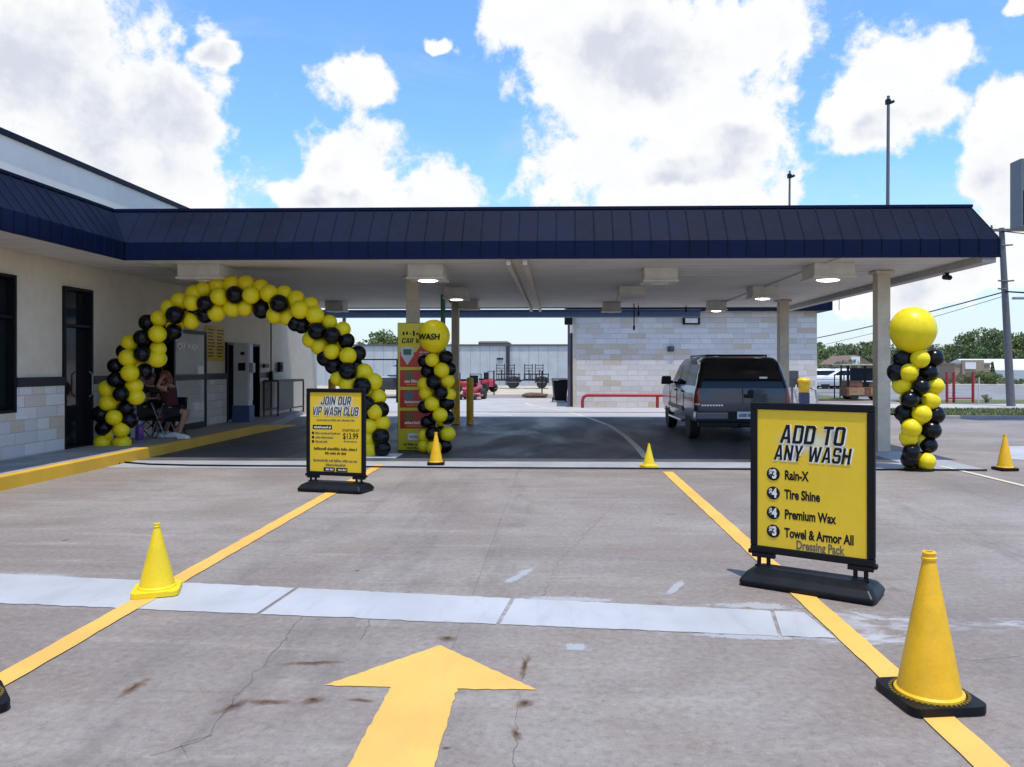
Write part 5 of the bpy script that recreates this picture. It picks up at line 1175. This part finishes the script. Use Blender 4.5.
def trailer(px0, px1, Y, lab):
    a, c = at(px0, 380, Y), at(px1, 380, Y); L = c.x-a.x; o = thing('utility_trailer', lab, 'trailer', ((a.x+c.x)/2, Y, 0), 0, 'flatbed trailers in the yard')
    mb = MB(); mb.b(-L/2, L/2, -.9, .9, .55, .68); mb.build('deck', DECK, o)
    for s in (-1, 1):
        mb = MB(); mb.b(-L/2, L/2, s*.9-.03, s*.9+.03, .98, 1.04)
        for k in range(5): x = -L/2+.05+(L-.1)*k/4; mb.b(x-.025, x+.025, s*.9-.024, s*.9+.024, .681, .98)
        mb.build('side_rail', DECK, o)
        for x in (L*.30, L*.46) if L > 2 else (L*.35,): wheel(o, s*.98, 0, .36, .2) if False else None
        mb = MB(); mb.cyl((L*.22, s*.93, .36), (L*.22, s*1.13, .36), .36, .36, 20); mb.build('wheel', TYRE, o)
        mb = MB(); mb.tube([(L*.22-.45, s*1.03, .4), (L*.22-.36, s*1.03, .72), (L*.22, s*1.03, .82), (L*.22+.36, s*1.03, .72), (L*.22+.45, s*1.03, .4)], .06, 6); mb.build('mudguard', DECK, o)
    for x in (-L*.30, L*.12):
        g = MB()
        for y in (-.35, .35): g.b(x-.025, x+.025, y-.025, y+.025, .681, 1.35)
        for x_ in (-.55, .55): g.b(x+x_*.5-.03, x+x_*.5+.03, -.95, -.9, .681, 1.75)
        for z in (1.05, 1.25, 1.45, 1.65): g.b(x-.26, x+.26, -.94, -.91, z-.025, z+.025)
        g.build('ramp_gate', DECK, o)
    mb = MB(); mb.tube([(-L/2, .3, .6), (-L/2-.7, 0, .5), (-L/2, -.3, .6)], .05, 6); mb.build('drawbar', DECK, o)
trailer(497, 520, 56, 'black flatbed trailer left of the other, in front of the dark warehouse seam'); trailer(524, 549, 56, 'black flatbed trailer nearer the bin, in front of the pale warehouse')
def mower(px, Y, s, rz, lab):
    a = at(px, 395, Y); o = thing('ride_on_mower', lab, 'mower', (a.x, Y, 0), rz, 'red machines in the yard'); o.scale = (s, s, s)
    MP = mat('red machine paint', (.42, .02, .04), .35, var=.1, coat=.3)
    mb = MB(); mb.loft([[(-.35, -.75, .35), (.35, -.75, .35), (.35, .8, .35), (-.35, .8, .35)], [(-.38, -.8, .75), (.38, -.8, .75), (.34, .85, .6), (-.34, .85, .6)], [(-.3, -.72, .95), (.3, -.72, .95), (.26, .1, .72), (-.26, .1, .72)]]); mb.build('body', MP, o, bevel=.04)
    mb = MB(); mb.b(-.62, .62, -.15, .75, .16, .3); mb.build('cutting_deck', MP, o, bevel=.04)
    mb = MB(); mb.b(-.25, .25, -.25, .2, .78, .92); mb.b(-.25, .25, -.33, -.22, .9, 1.35); mb.build('seat', BLKP, o, bevel=.04)
    mb = MB(); mb.tube([(-.33, -.65, .7), (-.33, -.65, 1.42), (.33, -.65, 1.42), (.33, -.65, .7)], .03, 8); mb.build('roll_bar', DKFR, o)
    for x in (-.52, .52): mb = MB(); mb.cyl((x-.12, -.5, .3), (x+.12, -.5, .3), .3, .3, 18); mb.build('wheel', TYRE, o)
    for x in (-.42, .42): mb = MB(); mb.cyl((x-.07, .95, .16), (x+.07, .95, .16), .16, .16, 14); mb.build('wheel', TYRE, o)
mower(472.5, 37.5, .85, R(170), 'nearer red ride on mower with black wheels, right behind the yellow bollard'); mower(483, 48, .9, R(60), 'farther red machine standing to the right behind the other red mower'); mower(463, 46, .9, R(-70), 'red machine mostly hidden behind the dark pillar')
fy = 43.2; a, c = at(494, 390, fy).x, at(545, 390, fy).x
wf = thing('wire_fence', 'thin wire fence with slim posts in front of the trailers', 'fence', ((a+c)/2, fy, 0))
mb = MB()
for z in (.35, .7, 1.05): mb.tube([(a, fy, z), (c, fy, z)], .009, 5)
mb.build('wires', GALV, wf, wl=True)
for px in (494, 542): x = at(px, 390, fy).x; mb = MB(); mb.cyl((x, fy, 0), (x, fy, 1.35), .035, .035, 8); mb.build('post', DKFR, wf, wl=True)
gy = 34.; a, c = at(352, 360, gy).x, at(397, 360, gy).x; zt = at(380, 359.5, gy).z
pg = thing('pipe_gate', 'dark pipe frame standing behind the arch in the yard', 'gate', ((a+c)/2, gy, 0))
mb = MB(); mb.tube([(a, gy, 0), (a, gy, zt), (c, gy, zt), (c, gy, 0)], .045, 8); mb.build('frame', DKFR, pg, wl=True)
a = at(430, 401, 42.9); mb = MB(); mb.sph((0, 0, .05), .5, (1.4, .7, .3), 16, 8)
for v in mb.bm.verts: v.co *= random.uniform(.85, 1.1)
bmesh.ops.translate(mb.bm, vec=at(535, 399, 39.6)+Vector((0, 0, .0)), verts=mb.bm.verts)
o = mb.build('soil_heap', mat('brown soil', (.12, .08, .05), .95, var=.3), smooth=True); tag(o, 'small brown heap on the pavement behind the wash bays', 'heap'); o.location.z = -.05
# ------------------------------------------------------------------ vacuum station beside the truck
a = at(804, 400, 29.2); vs = thing('vacuum_station', 'yellow drum on a dark blue stand with hoses beside the stone wall', 'vacuum', (a.x, 29.2, 0))
BLUEM = mat('dark blue machine paint', (.02, .035, .09), .4)
mb = MB(); mb.lathe([(.17, .62), (.19, .66), (.21, 1.0), (.24, 1.02), (.24, 1.08), (.2, 1.13), (.1, 1.17), (.001, 1.18)], 20); mb.build('drum', mat('yellow drum plastic', (.80, .48, .02), .4), vs, smooth='auto')
mb = MB(); mb.b(-.16, .16, -.16, .16, .06, .615)
for k in range(4): q = k*math.pi/2+.7; mb.tube([(0, 0, .5), (math.cos(q)*.34, math.sin(q)*.34, .02)], .03, 8)
mb.build('stand', BLUEM, vs, bevel=.01)
mb = MB(); mb.tube([(.2, -.1, .8), (.38, -.16, .7), (.42, -.2, .3), (.25, -.35, .06), (-.05, -.42, .05), (-.3, -.3, .2), (-.36, -.12, .6), (-.3, -.05, .9)], .035, 8); mb.build('hose', GALV, vs, smooth=True)
a = at(792, 400, 29.6); gbx = thing('equipment_post', 'grey equipment box on a post between the truck and the yellow drum', 'equipment box', (a.x, 29.6, 0))
mb = MB(); mb.b(-.04, .04, -.04, .04, 0, .8); mb.build('post', GALV, gbx)
mb = MB(); mb.b(-.2, .2, -.15, .15, .8, 1.42); mb.b(-.1, .1, -.16, -.151, 1.1, 1.3); mb.build('box', mat('dark grey box', (.06, .06, .07), .5), gbx, bevel=.02)
# ------------------------------------------------------------------ brown cart, fences and posts by the street
a = at(858, 400, 37); ct = thing('roofed_cart', 'rust brown boxy cart with a flat roof behind the front right pillar', 'cart', (a.x+.25, 37, 0)); BRN = mat('rust brown paint', (.17, .075, .04), .7, var=.4, vs=4)
mb = MB(); mb.b(-.95, .95, -.5, .5, .18, .62); mb.b(-.9, -.2, -.45, .45, .62, .92); mb.b(.1, .75, -.45, .45, .62, .85); mb.build('body', BRN, ct, bevel=.03)
mb = MB(); mb.b(-.85, -.15, -.52, -.501, .25, .58); mb.b(.15, .8, -.52, -.501, .25, .58); mb.build('front_panel', mat('tan panel paint', (.34, .20, .11), .7, var=.3), ct)
mb = MB(); mb.b(-1.25, 1.05, -.65, .65, 1.62, 1.69); mb.build('roof', mat('pale roof sheet', (.42, .38, .33), .6), ct, bevel=.02)
for x in (-.88, -.1, .42, .88): mb = MB(); mb.b(x-.05, x+.05, -.48, -.40, .621, 1.62); mb.build('post', DKFR, ct)
for x in (-.88, .88): mb = MB(); mb.b(x-.03, x+.03, .40, .46, .621, 1.62); mb.build('post', DKFR, ct)
mb = MB(); mb.b(-.5, .7, .3, .36, .9, 1.5); mb.build('back_panel', mat('blue black tarp', (.02, .03, .06), .7), ct)
for x in (-.6, .6):
    for y in (-.45, .45): mb = MB(); mb.cyl((x, y-.06, .2), (x, y+.06, .2), .2, .2, 16); mb.build('wheel', TYRE, ct)
fy = 38.; a, c = at(816, 390, fy).x, at(844, 390, fy).x; lf_ = thing('link_fence', 'low dark wire fence left of the brown cart', 'fence', ((a+c)/2, fy, 0))
mb = MB()
for z in (.3, .62, .95): mb.tube([(a, fy, z), (c, fy, z)], .012, 5)
mb.build('wires', DKFR, lf_, wl=True)
for px in (834.5, 840, 844): x = at(px, 390, fy).x; mb = MB(); mb.cyl((x, fy, 0), (x, fy, 1.2), .03, .03, 8); mb.build('post', DKFR, lf_, wl=True)
fy = 33.2; xs = [at(px, 390, fy).x for px in (947, 953.8, 973)]; rp = thing('red_pipe_frame', 'three red posts joined by a low rail beside the street', 'post frame', ((xs[0]+xs[2])/2, fy, .05))
for x in xs: mb = MB(); mb.cyl((x, fy, .05), (x, fy, 1.35), .055, .055, 10); mb.build('post', RED, rp, wl=True)
mb = MB(); mb.tube([(xs[0], fy, .25), (xs[2], fy, .25)], .03, 6); mb.build('rail', RED, rp, wl=True)
x = at(978.5, 395, 32.6).x; mb = MB(); mb.cyl((x, 32.6, .04), (x+.03, 32.6, 1.15), .028, .022, 8); tag(mb.build('marker_stake', mat('white stake', (.55, .55, .55), .6)), 'slim pale stake right of the three red posts', 'stake')
# utility pole, cables, sign, street lamp
UY = 30.6; a, c = at(1011, 408, UY), at(1001.5, 228, UY); up = thing('utility_pole', 'tall grey leaning utility pole with cross arm at the right edge', 'utility pole', (a.x, UY, .05))
POLE = mat('weathered pole', (.12, .12, .13), .7); d = Vector((c.x-a.x, 0, c.z-.05))
mb = MB(); mb.cyl((0, 0, 0), d, .155, .10, 14); mb.build('shaft', POLE, up, smooth='auto')
mb = MB(); t_ = d*.985; mb.b(t_.x-.55, t_.x+1.3, -.17, -.07, t_.z-.05, t_.z+.05); mb.build('cross_arm', POLE, up)
mb = MB()
for x in (-.45, .6, 1.2): mb.lathe([(.03, .05), (.05, .1), (.03, .14), (.045, .18), (.001, .2)], 10, (t_.x+x, -.12, t_.z))
mb.build('insulators', mat('insulator brown', (.12, .09, .08), .3), up)
for k, r_ in ((.90, .16), (.90, -.1), (.70, .15), (.70, -.15), (.655, -.16)): mb = MB(); q = d*k; mb.cyl((q.x, -.1, q.z), (q.x+r_*2.0, -.12, q.z+.02), .035, .03, 8); mb.build('bracket', POLE, up)
def cable(p, q, sag, r, lab):
    mb = MB(); mb.tube([p.lerp(q, i/24)+Vector((0, 0, -sag*4*(i/24)*(1-i/24))) for i in range(25)], r, 6); tag(mb.build('overhead_cable', DKFR), lab, 'cable', 'cables from the utility pole')
cable(at(1005.5, 291.5, UY-.1), at(640, 352, 84), 1.1, .024, 'upper of the two overhead cables sagging left from the pole'); cable(at(1005.8, 295.5, UY-.1), at(640, 353, 84), 1.5, .011, 'thin lower overhead cable sagging left from the pole'); cable(at(1005.5, 291.5, UY-.1), at(1130, 294, 26), .05, .03, 'short overhead cable running right from the pole out of view')
cable(at(1001, 231, UY-.12), at(1200, 236, 24), .15, .02, 'topmost overhead cable running right from the cross arm')
SGY = 22.; a, c = at(1021, 160, SGY), at(1021, 227, SGY); sg = thing('pylon_sign', 'tall sign cabinet with grey side and a yellow green strip, cut by the right edge', 'sign', (a.x+1.5, SGY, 0))
dp = (1021-558)/(1010-558)*SGY-SGY
mb = MB(); mb.b(a.x, a.x+3, SGY, SGY+dp, c.z, a.z+.05); mb.build('cabinet', mat('sign cabinet grey', (.12, .14, .16), .5), sg, wl=True, bevel=.015)
mb = MB(); mb.b(a.x+.09, a.x+2.9, SGY-.012, SGY-.001, (a.z+c.z)/2+.1, a.z-.06); mb.build('face', mat('lime yellow face', (.55, .55, .03), .4), sg, wl=True)
mb = MB(); mb.b(a.x+.06, a.x+2.94, SGY-.011, SGY-.001, c.z+.06, (a.z+c.z)/2+.09); mb.build('lower_face', DKFR, sg, wl=True)
mb = MB(); mb.cyl((a.x+1.5, SGY+dp/2, 0), (a.x+1.5, SGY+dp/2, c.z), .16, .16, 16); mb.build('post', GALV, sg, wl=True)
a = at(1019, 298, 46); sl_ = thing('street_lamp', 'grey street lamp head reaching in from the right edge', 'street lamp', (a.x+2.6, 46, 0))
mb = MB(); mb.tube([(2.6+a.x, 46, 0), (2.6+a.x, 46, a.z-.3), (2.2+a.x, 46, a.z+.1), (a.x+.4, 46, a.z+.05)], .07, 8); mb.build('pole', GALV, sl_, wl=True)
mb = MB(); mb.b(a.x-.35, a.x+.5, 45.85, 46.15, a.z-.08, a.z+.06); mb.build('lamp_head', GALV, sl_, wl=True, bevel=.04)
# ------------------------------------------------------------------ houses beyond the street
GZ = -2.3
def house(name, lab, px0, px1, ytop, Y, dep, wm, rm, kind='flat', rise=0., grp=None):
    a, c = at(px0, 366, Y).x, at(px1, 366, Y).x; z = at(px0, ytop, Y).z; o = thing(name, lab, 'building', ((a+c)/2, Y+dep/2, GZ))
    ez = z-rise; mb = MB(); mb.b(a, c, Y, Y+dep, GZ, ez); mb.build('wall', wm, o, wl=True)
    r = MB()
    if kind == 'flat': r.b(a-.1, c+.1, Y-.1, Y+dep+.1, ez, ez+.2)
    elif kind == 'long':
        r.prism([(0, 0), (dep/2, rise), (dep, 0), (dep, -.12), (0, -.12)], a-.3, c+.3, Matrix(((0, 0, 1, 0), (1, 0, 0, Y), (0, 1, 0, ez+.12), (0, 0, 0, 1))))
    else:
        r.prism([(a-.3, 0), ((a+c)/2, rise), (c+.3, 0), (c+.3, -.12), (a-.3, -.12)], -Y-dep, -Y+.3, Matrix(((1, 0, 0, 0), (0, 0, -1, 0), (0, 1, 0, ez+.12), (0, 0, 0, 1))))
    r.build('roof', rm, o, wl=True); return o, a, c, z
BRK = mat('red brown brick', (.19, .125, .095), .9, var=.25, vs=3); TAN = mat('tan brick', (.30, .23, .16), .9, var=.15, vs=3); WROOF = mat('white metal roof', (.66, .68, .70), .5, var=.06); LGW = mat('pale grey wall', (.42, .44, .47), .7)
o, a, c, z = house('brick_shop', 'red brown brick building with a white gable sign beyond the brown cart', 843, 870, 356, 92, 8, BRK, BRK, 'gable', 1.1)
xa, xb = at(851, 360, 91.6).x, at(859.5, 360, 91.6).x; mb = MB(); mb.b(xa, xb, 91.45, 91.65, at(855, 365.5, 91.6).z, at(855, 356.5, 91.6).z); mb.build('sign_panel', mat('white panel', (.7, .7, .7), .6), o, wl=True)
o, a, c, z = house('tan_shop', 'tan brick building with stepped parapet and white panel beyond the street', 955, 990, 364.5, 88, 10, TAN, TAN)
xa, xb = at(961.5, 360, 87.9).x, at(983, 360, 87.9).x; mb = MB(); mb.b(xa, xb, 87.7, 87.995, z-2.2, at(970, 360, 88).z); mb.build('parapet', TAN, o, wl=True)
xa, xb = at(965.5, 360, 87.6).x, at(976, 360, 87.6).x; mb = MB(); mb.b(xa, xb, 87.6, 87.695, at(970, 369, 87.6).z, at(970, 362.3, 87.6).z); mb.build('sign_panel', mat('white panel', (.7, .7, .7), .6), o, wl=True)
house('grey_shed', 'low grey building with a pale roof left of the tan brick one', 936, 954.5, 364, 92, 9, LGW, WROOF, 'long', .7)
house('white_warehouse', 'long building with white metal roof behind the utility pole', 984, 1075, 359.5, 100, 12, LGW, WROOF, 'long', 1.4)
house('white_shed', 'small white building seen between the stone wall and the shrubs', 812, 824, 366, 90, 7, mat('white wall', (.6, .6, .6), .7), WROOF, 'long', .6)
# ------------------------------------------------------------------ trees and shrubs
BARK = mat('bark', (.10, .08, .06), .95, var=.3, vs=4, bmp=.4, bs=12)
def leafmat(name, a, c):
    m, t, b = base(name, .6); P = t.new('ShaderNodeTexCoord').outputs['Object']; oi = t.new('ShaderNodeObjectInfo').outputs['Random']
    k = t.ss(t.noise(P, .9, 4, .6), .32, .68); cc = t.mix(k, a, c); cc = t.mix(t.math('MULTIPLY', oi, .35), cc, (.15, .16, .055)); t.l.new(cc, b.inputs['Base Color'])
    b.inputs['Subsurface Weight'].default_value = 0; return m
LEAF = [leafmat('oak leaves', (.050, .085, .026), (.125, .175, .055)), leafmat('elm leaves', (.085, .125, .030), (.19, .24, .075)), leafmat('grey shrub leaves', (.12, .14, .07), (.23, .25, .13))]  # leaf colours lightened in place of distance haze
def leafball(mb, rnd, c, r, n, s):
    for _ in range(n):
        d = Vector((rnd.gauss(0, 1), rnd.gauss(0, 1), rnd.gauss(0, 1))).normalized()*r*rnd.uniform(.45, 1.08)**.6; p = c+Vector((d.x, d.y, d.z*.8))
        u = Vector((rnd.gauss(0, 1), rnd.gauss(0, 1), rnd.gauss(0, .6))).normalized(); v = u.orthogonal().normalized(); k = s*rnd.uniform(.5, 1.2)
        v = (Matrix.Rotation(rnd.uniform(0, 6.28), 3, u) @ v)
        w_ = u.cross(v); mb.face([p-v*k, p-w_*k*.55, p+v*k, p+w_*k*.55])
def tree_proto(seed, h, wd, leaf, n=42, per=75, s=.22):
    rnd = random.Random(seed); o = thing('tree', 'x', 'tree')
    tr = MB(); top = Vector((rnd.uniform(-.3, .3), rnd.uniform(-.3, .3), h*.62)); tr.tube([(0, 0, -.1), (.05, 0, h*.2), top*.6, top], [h*.035, h*.026, h*.018, h*.006], 8)
    cl = []
    for _ in range(n):
        a = rnd.uniform(0, 6.28); q = rnd.random()**.6; zz = rnd.uniform(.30, .94); prof = math.sin(min(1, (zz-.2)/.8)*math.pi)**.55
        c = Vector((math.cos(a)*wd*.42*q*prof, math.sin(a)*wd*.42*q*prof, h*zz)); cl.append(c)
    for c in cl[:10]: st_ = top*rnd.uniform(.45, .9); tr.tube([st_, st_.lerp(c, .5)+Vector((0, 0, .15)), c], [h*.011, h*.007, h*.002], 6)
    tr.build('trunk', BARK, o, smooth=True); mb = MB()
    for c in cl: leafball(mb, rnd, c, h*rnd.uniform(.07, .135), per, s*h/8)
    mb.build('crown', leaf, o, recalc=False); return o
protos = [tree_proto(1, 8, 8.5, LEAF[0]), tree_proto(2, 8, 7, LEAF[1]), tree_proto(3, 8, 10, LEAF[0], 50)]
spots = [(812, 341, 118, 1, 'pale green tree just right of the stone wall'), (826, 347, 104, 1, 'low bright green tree beside the stone wall'), (842, 344, 128, 0, 'dark tree standing behind the brick building at its left'), (857, 343, 120, 2, 'broad dark tree behind the brick building'), (872, 341, 132, 1, 'bright tree left of the front right pillar'),
         (893, 345, 124, 0, 'dark tree right of the front right pillar, behind the balloons'), (938, 345, 140, 2, 'dark spreading tree right of the huge yellow balloon'), (954, 344, 128, 0, 'mid green tree behind the tan brick building at its left'), (966, 337, 122, 2, 'shoulder tree left of the tallest crown'), (984, 329, 116, 0, 'tallest dark tree left of the utility pole'),
         (1000, 331, 122, 2, 'broad tree right behind the utility pole'), (1018, 335, 118, 1, 'lighter tree right of the utility pole'), (1040, 338, 126, 0, 'dark tree at the right edge'), (912, 349, 150, 0, 'distant tree hidden mostly by the balloon column'), (975, 346, 145, 1, 'distant pale tree in the gap behind the tallest crown'), (1010, 347, 150, 0, 'distant dark tree low behind the white roof'),
         (381, 330.5, 96, 1, 'pale tree rising above the warehouse left of the menu board'), (390, 336, 99, 0, 'smaller dark tree touching the menu board edge above the warehouse'), (447, 344.5, 104, 1, 'tree top showing above the warehouse right of the menu balloon'), (458, 346, 100, 0, 'low dark tree top above the warehouse right of the dark pillar')]
used = set()
for px, yt, Y, k, lab in spots:
    o = copy_tree(protos[k]) if k in used else protos[k]; used.add(k); a = at(px, yt, Y); hh = a.z-GZ; s = hh/8.0
    o.location = (a.x, Y, GZ); o.scale = (s, s, s); o.rotation_euler.z = random.uniform(0, 6.28); o['label'] = lab; o['group'] = 'trees on the skyline'
def shrub_proto(seed, leaf, wd, h, n=18, per=70):
    rnd = random.Random(seed); o = thing('shrub', 'x', 'shrub'); tr = MB(); mb = MB()
    for _ in range(n):
        c = Vector((rnd.uniform(-wd/2, wd/2), rnd.uniform(-wd/3, wd/3), rnd.uniform(.25, .8)*h)); leafball(mb, rnd, c, h*rnd.uniform(.16, .28), per, .075*h/1.2)
        tr.tube([(c.x*.2, c.y*.2, 0), c*.6, c], [.04, .025, .01], 6)
    tr.build('stems', BARK, o); mb.build('foliage', leaf, o, recalc=False); return o
sp = [shrub_proto(1, LEAF[1], 2.4, 1.6), shrub_proto(2, LEAF[2], 2.2, 1.7), shrub_proto(4, LEAF[0], 1.6, 1.2)]
ss_ = [(964, 372, 70, 1, 'large grey green shrub in front of the tan brick building'), (971, 371, 71, 1, 'grey green shrub right of the largest one'), (986, 371, 70, 0, 'bright shrub left of the slim cypress'), (993, 373, 69, 0, 'bright shrub by the slim cypress foot'), (1003, 377, 70, 1, 'low shrub left of the utility pole'), (1018, 378, 69, 2, 'low dark shrub right of the utility pole'),
       (833, 360, 78, 1, 'grey shrub like small tree left of the brick building'), (823, 364, 80, 0, 'bright shrub beside the stone wall'), (944, 377, 69, 2, 'low shrub right of the balloon column')]
used = set()
for px, yt, Y, k, lab in ss_:
    o = copy_tree(sp[k]) if k in used else sp[k]; used.add(k); a = at(px, yt, Y); g = -.1 if Y < 72 else -.9; s = (a.z-g)/(1.55, 1.65, 1.2)[k]; o.location = (a.x, Y, g); o.scale = (s, s, s); o['label'] = lab; o['group'] = 'shrubs along the street'
cy = thing('cypress', 'slim dark pointed cypress left of the utility pole', 'tree', (at(992.5, 380, 73).x, 73, -.4)); rnd = random.Random(9)
mb = MB(); hh = at(992, 361, 73).z+.4
for i in range(14): z = .15+i/14*.85; leafball(mb, rnd, Vector((0, 0, z*hh)), hh*.15*(1.08-z)+.03, 60, .09)
mb.build('foliage', LEAF[0], cy, recalc=False); mb = MB(); mb.cyl((0, 0, 0), (0, 0, hh*.8), .06, .02, 8); mb.build('trunk', BARK, cy)
x = at(984.5, 400, 33.5).x; w_ = shrub_proto(12, LEAF[2], .5, .45, 6, 40); w_.name = 'weed'; tag(w_, 'small dark weed clump on the roadside grass by the stake', 'weed'); w_.location = (at(987, 403, 33.5).x, 33.5, .05)
